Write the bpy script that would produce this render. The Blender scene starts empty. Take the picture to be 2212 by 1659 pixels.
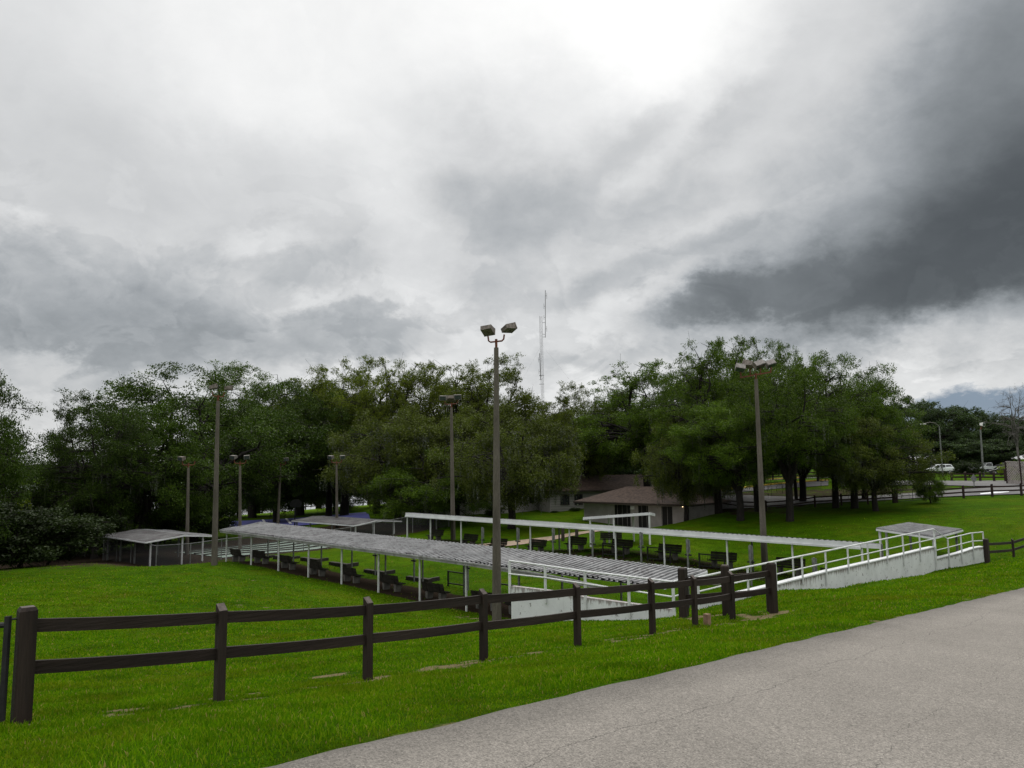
import bpy, math, random
import numpy as np
from mathutils import Vector, Matrix, Euler

random.seed(7)
rng = np.random.default_rng(11)
SC = bpy.context.scene
COL = SC.collection
R = math.radians

# ------------------------------------------------------------------ camera
F = 1580.0                       # focal length, in pixels of a 2212 x 1659 picture
PITCH, ROLL = 6.28, -0.69
cam_d = bpy.data.cameras.new('camera')
cam = bpy.data.objects.new('camera', cam_d)
COL.objects.link(cam)
cam_d.sensor_width = 36.0
cam_d.lens = 36.0 * F / 2212.0
cam_d.clip_start = 0.05
cam_d.clip_end = 6000
CAMROT = Euler((R(90 + PITCH), 0, 0)).to_matrix() @ Matrix.Rotation(R(ROLL), 3, 'Z')
cam.rotation_euler = CAMROT.to_euler()
SC.camera = cam
CI = CAMROT.transposed()


def ray(x, y):
    d = CAMROT @ Vector(((x - 1106) / F, -(y - 829.5) / F, -1))
    return d / d.y


def at(x, y, D):
    return ray(x, y) * D


UH = Vector((-.748, .664, 0)).normalized()      # the long direction of the pitching courts
VH = Vector((.664, .748, 0)).normalized()       # across them, away from the road


def at_v(x, y, v):
    d = ray(x, y)
    return d * (v / d.dot(VH))


def at_u(x, y, u):
    d = ray(x, y)
    return d * (u / d.dot(UH))


def at_z(x, y, z):
    d = ray(x, y)
    return d * (z / d.z)


def W(u, v, z=0):
    p = UH * u + VH * v
    return Vector((p.x, p.y, z))


# ------------------------------------------------------------------ ground
RO = at_z(512, 1659, -1.9)
_q = at_z(1671, 1392, -2.55)
RS = (RO.z - _q.z) / math.hypot(_q.x - RO.x, _q.y - RO.y)      # fall of the road per metre
RE = Vector((_q.x - RO.x, _q.y - RO.y, 0)).normalized()
RN = Vector((RE.y, -RE.x, 0))


def road_z(s):
    s = np.asarray(s, float)
    return -1.9 - RS * np.minimum(s, 26) - .02 * np.maximum(s - 26, 0)


FENCE = [(45, 1565, 240), (473, 1515, 204), (794, 1470, 174.5), (1045, 1428, 152), (1248, 1395, 133),
         (1410, 1370, 118.4), (1502, 1355, 110), (1583, 1340, 103.3)]
ctrl = []


def C(p):
    ctrl.append((p.x, p.y, p.z))


for x, y, h in FENCE:
    C(at(x, y, F * 1.2 / h))
END_POST = at(1671, 1325, 18.9)
C(END_POST)
BACK = [at(1570, 1328, 19.5), at(1478, 1333, 20.2)]
for p in BACK:
    C(p)
for s in (-30, -15, -6, 0, 6, 12, 18, 25, 33, 45, 60):
    for n in (0, 4, 8):
        p = RO + RE * s + RN * n
        ctrl.append((p.x, p.y, float(road_z(s))))
for s in (-30, -10, 5, 20, 40, 60):
    p = RO + RE * s + RN * 20
    ctrl.append((p.x, p.y, float(road_z(s)) + .3))
for x, y in ((495.5, 1213), (541, 1221), (596, 1233), (656, 1246), (725, 1260), (804, 1278), (895, 1298), (1004, 1321)):
    C(at_v(x, y, 27.2))
for x, y in ((1707, 1256), (1567, 1236), (1431, 1219), (1229, 1197), (929, 1172)):
    C(at_v(x, y, 42.5))
for u in (12, 22, 32, 42, 52):
    for v in (31.5, 36, 40):
        p = W(u, v)
        ctrl.append((p.x, p.y, -7.75 + .013 * (u - 15) + .03 * (v - 31)))
WALL_L = [at(1102, 1345, 30), at(1265, 1341, 27.5), at(1453, 1337, 25)]


def on_plan(x, y, A, B):
    d = ray(x, y)
    nrm = Vector((-(B.y - A.y), B.x - A.x, 0))
    return d * ((A.x * nrm.x + A.y * nrm.y) / (d.x * nrm.x + d.y * nrm.y))


_a, _b, _c = at(1509, 1313, 26.2), at(2018, 1231, 41.2), at(2124, 1213.6, 44)
WALL_R = [on_plan(x, y, _a, _b) for x, y in ((1509, 1317), (1600, 1298), (1690, 1283), (1783, 1268.5), (1850, 1258), (1920, 1247.5), (2018, 1232))] + [on_plan(x, y, _b, _c) for x, y in ((2060, 1225), (2095, 1219), (2124, 1214))]
WALL_R += [p + Vector((.9, -1.1, .05)) for p in WALL_R[2:]]
for p in WALL_L + WALL_R:
    C(p)
for x, y, D in ((2133, 1212.6, 40), (2190, 1202, 42.3), (1073, 1344, 35), (466, 1221, 52.5), (977, 1165, 67), (1652, 1236, 48),
                (331, 1228, 59), (396, 1220, 61), (0, 1246, 47), (120, 1231, 51), (222, 1216, 57), (0, 1330, 28), (180, 1300, 32), (400, 1300, 33),
                (471, 1204, 64), (723, 1185, 70), (600, 1185, 72), (650, 1167, 78), (518, 1186, 71), (407, 1198, 67),
                (1256, 1126.6, 84), (1481, 1140, 76), (1526, 1132, 80), (1103, 1144, 76), (1180, 1110, 96), (1000, 1112, 96), (1150, 1106, 104),
                (1594, 1130, 65), (1550, 1109, 72), (1678, 1134, 63), (1274, 1182, 59.7), (1402, 1177, 58),
                (2082, 1076, 73), (2144, 1073, 73), (2207, 1071, 73), (1934, 1086, 73), (1875, 1090, 73.5), (1761, 1095, 76), (1708, 1103, 77), (1603, 1104, 82),
                (1556, 1077, 88), (1627, 1066.5, 93), (1750, 1053, 100), (1550, 1047, 112), (2050, 1042, 95), (2170, 1046, 86), (2040, 1022, 138),
                (1950, 1130, 58), (2212, 1110, 58), (2100, 1150, 52), (1800, 1150, 57), (1990, 1030, 120), (2150, 1030, 120), (1900, 1035, 110),
                (492, 1128, 112), (620, 1120, 118), (560, 1140, 102), (700, 1135, 92), (519, 1113, 150), (813, 1090, 152), (660, 1101, 152),
                (815, 1150, 80), (880, 1105, 115), (745, 1117, 100), (1340, 1170, 62), (1060, 1176, 64), (300, 1195, 72), (200, 1200, 72), (60, 1225, 62), (1000, 1140, 80)):
    C(at(x, y, D))
for X, Y, Z in ((-60, 20, -6.5), (-100, 60, -10), (-90, 110, -11), (-120, 160, -13), (-60, 200, -12.6), (-150, 250, -14), (-20, 200, -9.5), (20, 170, -7), (70, 190, -3.5),
                (130, 150, -2.8), (130, 80, -3), (90, 45, -4), (60, 20, -5), (-30, -20, -3), (30, -40, -2), (0, 260, -9), (120, 260, -3), (200, 200, -2.5), (-200, 80, -14), (-120, 20, -9)):
    ctrl.append((X, Y, Z))
CT = np.array(ctrl)


def tps_k(r2):
    return 0.5 * r2 * np.log(r2 + 1e-9)


_n = len(CT)
_d2 = ((CT[:, None, :2] - CT[None, :, :2]) ** 2).sum(-1)
_A = np.zeros((_n + 3, _n + 3))
_A[:_n, :_n] = tps_k(_d2) + np.eye(_n) * 1.0
_A[:_n, _n] = 1
_A[:_n, _n + 1:] = CT[:, :2]
_A[_n, :_n] = 1
_A[_n + 1:, :_n] = CT[:, :2].T
_sol = np.linalg.solve(_A, np.concatenate([CT[:, 2], [0, 0, 0]]))


def ground_np(x, y):
    x = np.asarray(x, float); y = np.asarray(y, float)
    out = np.empty(x.shape)
    xf, yf, of = x.ravel(), y.ravel(), out.ravel()
    res = np.empty(xf.shape)
    for i in range(0, len(xf), 20000):
        a, b = xf[i:i + 20000], yf[i:i + 20000]
        k = tps_k((a[:, None] - CT[:, 0]) ** 2 + (b[:, None] - CT[:, 1]) ** 2)
        z = k @ _sol[:_n] + _sol[_n] + _sol[_n + 1] * a + _sol[_n + 2] * b
        r = np.hypot(a, b)
        far = np.where(a < -.12 * b, -15.0, np.where(a > .1 * b, -2.5, -15 + (a + .12 * b) / (.22 * np.abs(b) + 1) * 12.5))
        far = np.where((b > 620) & (a < 200), -8.0, far)
        w = np.clip((r - 170) / 110, 0, 1)
        w = w * w * (3 - 2 * w)
        z = z * (1 - w) + far * w
        s = (a - RO.x) * RE.x + (b - RO.y) * RE.y
        n = (a - RO.x) * RN.x + (b - RO.y) * RN.y
        on = np.clip((n + .25) / .25, 0, 1) * np.clip((9.5 - n) / 1.5, 0, 1) * np.clip((s + 40) / 5, 0, 1) * np.clip((75 - s) / 8, 0, 1)
        z = z * (1 - on) + (road_z(s) - .05) * on
        res[i:i + 20000] = z
    return res.reshape(x.shape)


def G(x, y):
    return float(ground_np(np.array([x]), np.array([y]))[0])


def Gp(p, dz=0):
    return Vector((p.x, p.y, G(p.x, p.y) + dz))


# ------------------------------------------------------------------ node materials
def new_mat(name):
    m = bpy.data.materials.new(name)
    m.use_nodes = True
    nt = m.node_tree
    b = nt.nodes['Principled BSDF']
    return m, nt, b


def N(nt, t, **kw):
    n = nt.nodes.new(t)
    for k, v in kw.items():
        setattr(n, k, v)
    return n


def noise(nt, vec, scale, detail=6, rough=.6, dist=0):
    n = N(nt, 'ShaderNodeTexNoise')
    n.inputs['Scale'].default_value = scale
    n.inputs['Detail'].default_value = detail
    n.inputs['Roughness'].default_value = rough
    n.inputs['Distortion'].default_value = dist
    if vec is not None:
        nt.links.new(vec, n.inputs['Vector'])
    return n.outputs['Fac']


def ramp(nt, fac, stops):
    r = N(nt, 'ShaderNodeValToRGB')
    e = r.color_ramp.elements
    while len(e) < len(stops):
        e.new(.5)
    for el, (p, c) in zip(e, stops):
        el.position = p
        el.color = tuple(c) + (1,) if len(c) == 3 else c
    nt.links.new(fac, r.inputs['Fac'])
    return r.outputs['Color']


def grey(v):
    return (v, v, v)


def mix(nt, fac, a, b, mode='MIX'):
    m = N(nt, 'ShaderNodeMix', data_type='RGBA', blend_type=mode)
    for k, v in ((0, fac), (6, a), (7, b)):
        if isinstance(v, (int, float)):
            m.inputs[k].default_value = v
        elif isinstance(v, tuple):
            m.inputs[k].default_value = v + (1,) if len(v) == 3 else v
        else:
            nt.links.new(v, m.inputs[k])
    return m.outputs[2]


def math_n(nt, op, a, b=None, c=None):
    m = N(nt, 'ShaderNodeMath', operation=op)
    for i, v in enumerate((a, b, c)):
        if v is None:
            continue
        if isinstance(v, (int, float)):
            m.inputs[i].default_value = v
        else:
            nt.links.new(v, m.inputs[i])
    return m.outputs[0]


def coords(nt, kind='Object', scale=None, turn=None):
    t = N(nt, 'ShaderNodeTexCoord')
    o = t.outputs[kind]
    if turn is not None:
        mp = N(nt, 'ShaderNodeMapping')
        mp.inputs['Rotation'].default_value = (0, 0, turn)
        nt.links.new(o, mp.inputs['Vector'])
        o = mp.outputs[0]
    if scale:
        mp = N(nt, 'ShaderNodeMapping')
        mp.inputs['Scale'].default_value = scale
        nt.links.new(o, mp.inputs['Vector'])
        o = mp.outputs[0]
    return o


def bump(nt, b, h, strength, dist):
    n = N(nt, 'ShaderNodeBump')
    n.inputs['Strength'].default_value = strength
    n.inputs['Distance'].default_value = dist
    nt.links.new(h, n.inputs['Height'])
    nt.links.new(n.outputs[0], b.inputs['Normal'])


def simple(name, c1, c2, scale=3, rough=.8, stretch=None, lo=.35, hi=.65, c3=None, c3scale=1.5, c3lo=.55, c3hi=.7, bumps=None, spec=.3, metal=0, fine=None, turn=None):
    m, nt, b = new_mat(name)
    v = coords(nt, 'Object', stretch, turn)
    col = ramp(nt, noise(nt, v, scale), [(lo, c1), (hi, c2)])
    if c3:
        f = ramp(nt, noise(nt, v, c3scale, 8, .7), [(c3lo, grey(0)), (c3hi, grey(1))])
        col = mix(nt, f, col, c3)
    if fine:
        f = ramp(nt, noise(nt, v, fine, 3, .7), [(.3, grey(.75)), (.7, grey(1.2))])
        col = mix(nt, 1.0, col, f, 'MULTIPLY')
    nt.links.new(col, b.inputs['Base Color'])
    b.inputs['Roughness'].default_value = rough
    b.inputs['Specular IOR Level'].default_value = spec
    b.inputs['Metallic'].default_value = metal
    if bumps:
        bump(nt, b, noise(nt, v, bumps[0], 6), bumps[1], bumps[2])
    return m


M = {}
M['fence'] = simple('dark_stained_wood', (.011, .0068, .0046), (.025, .016, .0115), 3, .75, (1, 1, .06), c3=(.042, .031, .025), c3scale=2.4, c3lo=.5, c3hi=.8, bumps=(45, .8, .012), fine=48)
M['fence_rail'] = simple('dark_stained_rail', (.011, .0068, .0046), (.025, .016, .0115), 3, .75, (.06, 1, 1), c3=(.042, .031, .025), c3scale=2.4, c3lo=.5, c3hi=.8, bumps=(45, .8, .012), fine=48, turn=-math.atan2(RE.y, RE.x))
M['endgrain'] = simple('weathered_wood_end', (.05, .04, .035), (.12, .10, .09), 9, .85, bumps=(30, .5, .01))
M['farfence'] = simple('far_brown_wood', (.018, .010, .008), (.035, .020, .016), 3, .8)
M['concrete'] = simple('weathered_concrete', (.072, .063, .050), (.135, .120, .098), 1.2, .9, (1, 1, .25), c3=(.05, .040, .031), c3scale=1.5, c3lo=.55, c3hi=.75, bumps=(40, .3, .01), fine=25)
M['white'] = simple('white_painted_steel', (.52, .53, .53), (.68, .69, .69), 2, .55, c3=(.33, .32, .30), c3scale=3, c3lo=.6, c3hi=.75)
M['grey_steel'] = simple('galvanised_and_shaded_steel', (.10, .105, .10), (.2, .205, .2), 4, .6)  # galvanised grey; on the near shelter's rear posts it stands for shade
M['roof'] = simple('stained_metal_roof', (.165, .17, .172), (.255, .256, .258), .7, .65, (1, 1, 1), c3=(.055, .048, .05), c3scale=1.9, c3lo=.48, c3hi=.70, fine=8)
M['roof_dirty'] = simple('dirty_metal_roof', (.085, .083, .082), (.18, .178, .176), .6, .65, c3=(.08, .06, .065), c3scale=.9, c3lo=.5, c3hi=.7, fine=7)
M['fascia'] = simple('white_fascia', (.56, .57, .58), (.68, .69, .70), 1.3, .5, c3=(.36, .35, .34), c3scale=2, c3lo=.62, c3hi=.8)
M['fascia_old'] = simple('greyed_fascia', (.22, .22, .22), (.36, .36, .36), 1.3, .6, c3=(.14, .13, .12), c3scale=3, c3lo=.5, c3hi=.7)
M['plank'] = simple('dark_bench_plank', (.016, .014, .011), (.038, .033, .026), 4, .8, bumps=(30, .3, .01))
M['bench_leg'] = simple('bench_concrete', (.09, .087, .078), (.17, .163, .145), 3, .9)
M['rust'] = simple('rusty_steel', (.10, .030, .016), (.16, .06, .03), 8, .8, c3=(.05, .03, .025), c3scale=5)
M['flood'] = simple('weathered_floodlight', (.09, .075, .06), (.22, .19, .165), 7, .55, c3=(.05, .04, .03), c3scale=5, c3lo=.5, c3hi=.7)
M['flood_pale'] = simple('pale_floodlight', (.11, .098, .09), (.22, .20, .185), 6, .5)
M['flood_glass'] = simple('floodlight_glass', (.03, .04, .04), (.06, .07, .07), 6, .15, spec=.6)
M['black'] = simple('black_steel', (.010, .010, .010), (.02, .02, .02), 6, .6)
M['antenna'] = simple('antenna_steel', (.12, .12, .12), (.2, .2, .2), 1, .6)
M['shingle'] = simple('brown_shingle', (.030, .019, .014), (.072, .048, .036), 3, .9, (1, 1, 1), c3=(.03, .021, .018), c3scale=.6, fine=9)
M['wall'] = simple('grey_beige_block', (.27, .255, .243), (.35, .33, .315), 1, .9, c3=(.27, .25, .235), c3scale=.8, c3lo=.5, c3hi=.8)
M['wall_lattice'] = simple('dim_white_block', (.30, .29, .28), (.38, .37, .35), 1, .9)
M['dark_open'] = simple('dark_doorway', (.006, .006, .006), (.012, .011, .011), 3, .6)
M['win'] = simple('dark_window_glass', (.012, .014, .016), (.03, .034, .038), 2, .12, spec=.6)
M['trim'] = simple('dark_brown_trim', (.03, .022, .018), (.05, .04, .032), 5, .8)
M['farwhite'] = simple('white_rendered_wall', (.62, .60, .58), (.74, .73, .71), 1, .8)
M['carpaint'] = simple('white_car_paint', (.72, .74, .76), (.76, .78, .8), .5, .25, spec=.5)
M['car_dark'] = simple('dark_car_band', (.012, .014, .025), (.02, .022, .035), 2, .35)
M['car_black'] = simple('black_car_paint', (.01, .011, .012), (.016, .017, .018), 2, .2, spec=.6)
M['tyre'] = simple('tyre_rubber', (.012, .012, .012), (.02, .02, .02), 8, .9)
M['rim'] = simple('alloy_rim', (.3, .3, .31), (.4, .4, .41), 4, .35, metal=.6)
M['redlamp'] = simple('red_lamp_glass', (.25, .01, .01), (.3, .015, .015), 4, .3)
M['lattice'] = simple('pinkish_grey_lattice', (.30, .265, .25), (.42, .375, .355), 3, .85, c3=(.12, .10, .08), c3scale=.8, c3lo=.55, c3hi=.75)
M['yellow'] = simple('yellow_paint', (.42, .27, .03), (.55, .37, .06), 2, .8)
M['path'] = simple('pinkish_concrete_path', (.27, .20, .14), (.36, .28, .21), 1.5, .9, fine=8)
M['asphalt_far'] = simple('far_asphalt', (.10, .098, .096), (.135, .132, .13), .5, .9, fine=3)
M['asphalt_shade'] = simple('tree_shaded_asphalt', (.055, .053, .052), (.085, .082, .08), .5, .9, fine=3)  # darker copy of the far asphalt, tree shade painted into its colour
M['court'] = simple('pale_green_court', (.16, .21, .175), (.23, .28, .245), .8, .85, c3=(.12, .15, .12), c3scale=.5)
M['court_gap'] = simple('dark_court_gutter', (.018, .016, .014), (.03, .028, .022), 3, .9)
M['blue'] = simple('blue_court_paint', (.055, .06, .20), (.075, .08, .26), .5, .8)
M['linewhite'] = simple('white_line_paint', (.6, .6, .62), (.7, .7, .72), 2, .8)
M['red'] = simple('faded_red_paint', (.35, .03, .03), (.45, .06, .05), 2, .6)
M['pad'] = simple('mossy_concrete', (.15, .15, .12), (.30, .29, .25), 4, .9, c3=(.08, .09, .05), c3scale=3, c3lo=.5, c3hi=.65, fine=14)
M['stump'] = simple('cut_timber', (.18, .11, .07), (.28, .19, .13), 6, .9)
M['mesh'] = simple('rusted_mesh', (.02, .018, .014), (.04, .036, .03), 6, .8)
M['dish'] = simple('dark_backboard', (.012, .012, .012), (.022, .022, .022), 4, .7)
M['shrub_orange'] = simple('orange_red_paint', (.35, .08, .03), (.45, .13, .05), 3, .7)


def bark_mat(name, a, b_):
    return simple(name, a, b_, 6, .95, (1, 1, .3), bumps=(14, .8, .05))


M['bark'] = bark_mat('oak_bark', (.009, .0075, .0065), (.024, .020, .017))
M['bark_grey'] = bark_mat('pale_bark', (.07, .065, .06), (.13, .12, .11))


def leaf_mat(name, dark, light, yellow, trans=.25):
    m, nt, b = new_mat(name)
    g = N(nt, 'ShaderNodeNewGeometry')
    v = coords(nt, 'Object')
    c = ramp(nt, g.outputs['Random Per Island'], [(0, dark), (.6, light), (1, yellow)])
    big = ramp(nt, noise(nt, v, .35, 4), [(.32, grey(.62)), (.68, grey(1.3))])
    oi = N(nt, 'ShaderNodeObjectInfo')
    tw = ramp(nt, oi.outputs['Random'], [(0, grey(.82)), (1, grey(1.15))])
    c = mix(nt, 1.0, c, big, 'MULTIPLY')
    c = mix(nt, 1.0, c, tw, 'MULTIPLY')
    nt.links.new(c, b.inputs['Base Color'])
    b.inputs['Roughness'].default_value = .55
    b.inputs['Specular IOR Level'].default_value = .12
    t = N(nt, 'ShaderNodeBsdfTranslucent')
    c2 = mix(nt, 1.0, c, (1.35, 1.5, .5), 'MULTIPLY')
    nt.links.new(c2, t.inputs['Color'])
    ms = N(nt, 'ShaderNodeMixShader')
    ms.inputs[0].default_value = trans
    nt.links.new(b.outputs[0], ms.inputs[1])
    nt.links.new(t.outputs[0], ms.inputs[2])
    nt.links.new(ms.outputs[0], nt.nodes['Material Output'].inputs['Surface'])
    return m


M['leaf'] = leaf_mat('oak_leaves', (.036, .068, .005), (.060, .106, .008), (.092, .134, .012))
M['leaf_dull'] = leaf_mat('mossy_oak_leaves', (.048, .065, .010), (.072, .094, .015), (.100, .120, .022))
M['leaf_bright'] = leaf_mat('bright_leaves', (.038, .074, .005), (.060, .110, .008), (.090, .140, .011), .25)
M['leaf_dimmed'] = leaf_mat('shade_darkened_oak_leaves', (.022, .044, .004), (.037, .069, .006), (.060, .092, .010), .2)  # oak leaves darkened: shade of the closed canopy put into the colour
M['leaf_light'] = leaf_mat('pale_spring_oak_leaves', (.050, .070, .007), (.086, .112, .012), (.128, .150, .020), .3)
M['leaf_shade'] = leaf_mat('shaded_shrub_leaves', (.013, .024, .005), (.023, .040, .008), (.036, .055, .012), .15)  # shrub leaves darkened to stand for the deep shade beneath the trees
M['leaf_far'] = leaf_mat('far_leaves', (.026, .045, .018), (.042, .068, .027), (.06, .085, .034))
M['moss'] = leaf_mat('hanging_moss', (.05, .058, .035), (.08, .09, .055), (.11, .12, .13), .15)
M['shrub_lime'] = leaf_mat('lime_shrub_leaves', (.10, .14, .012), (.15, .20, .015), (.2, .25, .02), .35)


def make_ground_mat():
    m, nt, b = new_mat('lawn')
    v = coords(nt, 'Object')
    a = noise(nt, v, .09, 5, .6)
    c = noise(nt, v, .9, 8, .65)
    f = noise(nt, v, 9, 6, .7)
    ff = noise(nt, v, 45, 4, .75)
    col = ramp(nt, a, [(.32, (.024, .062, .0008)), (.52, (.036, .080, .001)), (.72, (.052, .088, .0016))])
    c2 = ramp(nt, c, [(.3, grey(.66)), (.55, grey(1.0)), (.75, grey(1.32))])
    col = mix(nt, 1.0, col, c2, 'MULTIPLY')
    yel = ramp(nt, noise(nt, v, .35, 7, .7), [(.50, grey(0)), (.68, grey(.5))])
    col = mix(nt, yel, col, (.072, .078, .004))
    c3 = ramp(nt, f, [(.3, grey(.6)), (.7, grey(1.4))])
    col = mix(nt, 1.0, col, c3, 'MULTIPLY')
    c4 = ramp(nt, ff, [(.3, grey(.55)), (.7, grey(1.5))])
    col = mix(nt, 1.0, col, c4, 'MULTIPLY')
    at_ = N(nt, 'ShaderNodeAttribute', attribute_name='dirt')
    dn = math_n(nt, 'ADD', at_.outputs['Fac'], math_n(nt, 'MULTIPLY', math_n(nt, 'SUBTRACT', noise(nt, v, 6, 8, .7), .5), .9))
    df = ramp(nt, dn, [(.45, grey(0)), (.75, grey(.75))])
    sand = ramp(nt, f, [(.3, (.12, .088, .05)), (.7, (.25, .19, .12))])
    col = mix(nt, df, col, sand)
    at2 = N(nt, 'ShaderNodeAttribute', attribute_name='litter')
    dn = math_n(nt, 'ADD', at2.outputs['Fac'], math_n(nt, 'MULTIPLY', math_n(nt, 'SUBTRACT', noise(nt, v, .8, 8, .7), .5), 1.2))
    df = ramp(nt, dn, [(.45, grey(0)), (.62, grey(1))])
    soil = ramp(nt, ff, [(.3, (.018, .013, .009)), (.7, (.046, .033, .023))])
    col = mix(nt, df, col, soil)
    at3 = N(nt, 'ShaderNodeAttribute', attribute_name='shore')
    col = mix(nt, at3.outputs['Fac'], col, (.09, .16, .006))
    nt.links.new(col, b.inputs['Base Color'])
    b.inputs['Roughness'].default_value = .95
    b.inputs['Specular IOR Level'].default_value = .02
    h = math_n(nt, 'ADD', math_n(nt, 'MULTIPLY', ff, .4), f)
    bump(nt, b, h, .8, .06)
    return m


M['lawn'] = make_ground_mat()


def make_blade_mat():
    m, nt, b = new_mat('grass_blades')
    g = N(nt, 'ShaderNodeNewGeometry')
    v = coords(nt, 'Object')
    c = ramp(nt, g.outputs['Random Per Island'], [(0, (.050, .140, .001)), (.45, (.088, .205, .0016)), (.8, (.138, .245, .003)), (.96, (.20, .25, .015)), (1, (.32, .24, .09))])
    big = ramp(nt, noise(nt, v, .9, 8, .65), [(.3, grey(.58)), (.5, grey(1.0)), (.72, grey(1.32))])
    c = mix(nt, 1.0, c, big, 'MULTIPLY')
    yel = ramp(nt, noise(nt, v, .35, 7, .7), [(.50, grey(0)), (.68, grey(.5))])
    c = mix(nt, yel, c, (.15, .155, .005))
    nt.links.new(c, b.inputs['Base Color'])
    b.inputs['Roughness'].default_value = .6
    b.inputs['Specular IOR Level'].default_value = .03
    t = N(nt, 'ShaderNodeBsdfTranslucent')
    nt.links.new(c, t.inputs['Color'])
    ms = N(nt, 'ShaderNodeMixShader')
    ms.inputs[0].default_value = .45
    nt.links.new(b.outputs[0], ms.inputs[1])
    nt.links.new(t.outputs[0], ms.inputs[2])
    nt.links.new(ms.outputs[0], nt.nodes['Material Output'].inputs['Surface'])
    return m


M['blade'] = make_blade_mat()


def make_road_mat():
    m, nt, b = new_mat('old_asphalt')
    v = coords(nt, 'Object')
    uv = N(nt, 'ShaderNodeUVMap')
    sp = N(nt, 'ShaderNodeSeparateXYZ')
    nt.links.new(uv.outputs[0], sp.inputs[0])
    big = noise(nt, v, .5, 5)
    col = ramp(nt, big, [(.3, (.175, .160, .141)), (.7, (.216, .198, .175))])
    vo = N(nt, 'ShaderNodeTexVoronoi')
    vo.inputs['Scale'].default_value = 95
    nt.links.new(v, vo.inputs['Vector'])
    cc = N(nt, 'ShaderNodeSeparateColor')
    nt.links.new(vo.outputs['Color'], cc.inputs[0])
    ag = ramp(nt, cc.outputs[0], [(0, grey(.55)), (.4, grey(.92)), (.85, grey(1.2)), (1, grey(1.5))])
    col = mix(nt, 1.0, col, ag, 'MULTIPLY')
    fn = ramp(nt, noise(nt, v, 22, 4, .7), [(.3, grey(.85)), (.7, grey(1.15))])
    col = mix(nt, 1.0, col, fn, 'MULTIPLY')
    # darker weathered band along the edge of the road
    ed = math_n(nt, 'ADD', sp.outputs[1], math_n(nt, 'MULTIPLY', math_n(nt, 'SUBTRACT', noise(nt, v, 1.5, 6), .5), .8))
    eb = ramp(nt, math_n(nt, 'MULTIPLY', ed, 1.0), [(.0, grey(.56)), (.42, grey(.80)), (.8, grey(1))])
    col = mix(nt, 1.0, col, eb, 'MULTIPLY')
    # long wandering cracks
    for (n0, amp, sc_, w, s0, s1) in ((1.12, .55, .35, .007, -6, 40), (2.6, .7, .3, .004, 1, 60), (.42, .3, .5, .004, 3, 14), (4.2, .9, .25, .005, -20, 60)):
        cv = N(nt, 'ShaderNodeCombineXYZ')
        nt.links.new(sp.outputs[0], cv.inputs[0])
        cv.inputs[1].default_value = n0 * 7.3
        wv = math_n(nt, 'MULTIPLY', math_n(nt, 'SUBTRACT', noise(nt, cv.outputs[0], sc_, 9, .62), .5), amp * 2)
        d = math_n(nt, 'ABSOLUTE', math_n(nt, 'SUBTRACT', math_n(nt, 'SUBTRACT', sp.outputs[1], n0), wv))
        wn = math_n(nt, 'MULTIPLY', math_n(nt, 'ADD', noise(nt, v, 3, 4), -.25), w * 2.3)
        ck = math_n(nt, 'LESS_THAN', d, wn)
        gate = math_n(nt, 'MULTIPLY', math_n(nt, 'GREATER_THAN', sp.outputs[0], s0), math_n(nt, 'LESS_THAN', sp.outputs[0], s1))
        ck = math_n(nt, 'MULTIPLY', math_n(nt, 'MULTIPLY', ck, gate), .7)
        col = mix(nt, ck, col, (.035, .032, .028))
    nt.links.new(col, b.inputs['Base Color'])
    b.inputs['Roughness'].default_value = .85
    b.inputs['Specular IOR Level'].default_value = .25
    bump(nt, b, vo.outputs['Distance'], .5, .01)
    return m


M['road'] = make_road_mat()


def make_wallpaint():
    m, nt, b = new_mat('stained_white_wall')
    v = coords(nt, 'Object')
    col = ramp(nt, noise(nt, v, 1.5, 6), [(.3, (.60, .61, .62)), (.7, (.72, .73, .74))])
    vs = coords(nt, 'Object', (2.5, 2.5, .35))
    dn = noise(nt, vs, 1.6, 8, .7)
    f = ramp(nt, dn, [(.60, grey(0)), (.80, grey(.55))])
    col = mix(nt, f, col, (.25, .26, .24))
    sp_ = ramp(nt, noise(nt, v, 5, 8, .75), [(.585, grey(0)), (.64, grey(.9))])
    col = mix(nt, sp_, col, (.09, .075, .065))
    g = N(nt, 'ShaderNodeAttribute', attribute_name='top')
    tn = math_n(nt, 'ADD', g.outputs['Fac'], math_n(nt, 'MULTIPLY', math_n(nt, 'SUBTRACT', noise(nt, vs, 4, 8, .7), .5), 1.3))
    tf = ramp(nt, tn, [(.78, grey(0)), (.95, grey(.7))])
    col = mix(nt, tf, col, (.13, .085, .07))
    nt.links.new(col, b.inputs['Base Color'])
    b.inputs['Roughness'].default_value = .85
    bump(nt, b, noise(nt, v, 12, 5), .3, .02)
    return m


M['paintwall'] = make_wallpaint()


def make_siding():
    m, nt, b = new_mat('pale_lap_siding')
    v = coords(nt, 'Object')
    w = N(nt, 'ShaderNodeTexWave', bands_direction='Z', wave_profile='SAW')
    w.inputs['Scale'].default_value = .95
    nt.links.new(v, w.inputs['Vector'])
    col = ramp(nt, w.outputs['Fac'], [(0, (.10, .10, .09)), (.2, (.21, .205, .19)), (1, (.28, .275, .25))])
    nt.links.new(col, b.inputs['Base Color'])
    b.inputs['Roughness'].default_value = .8
    bump(nt, b, w.outputs['Fac'], .6, .04)
    return m


M['siding'] = make_siding()


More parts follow.
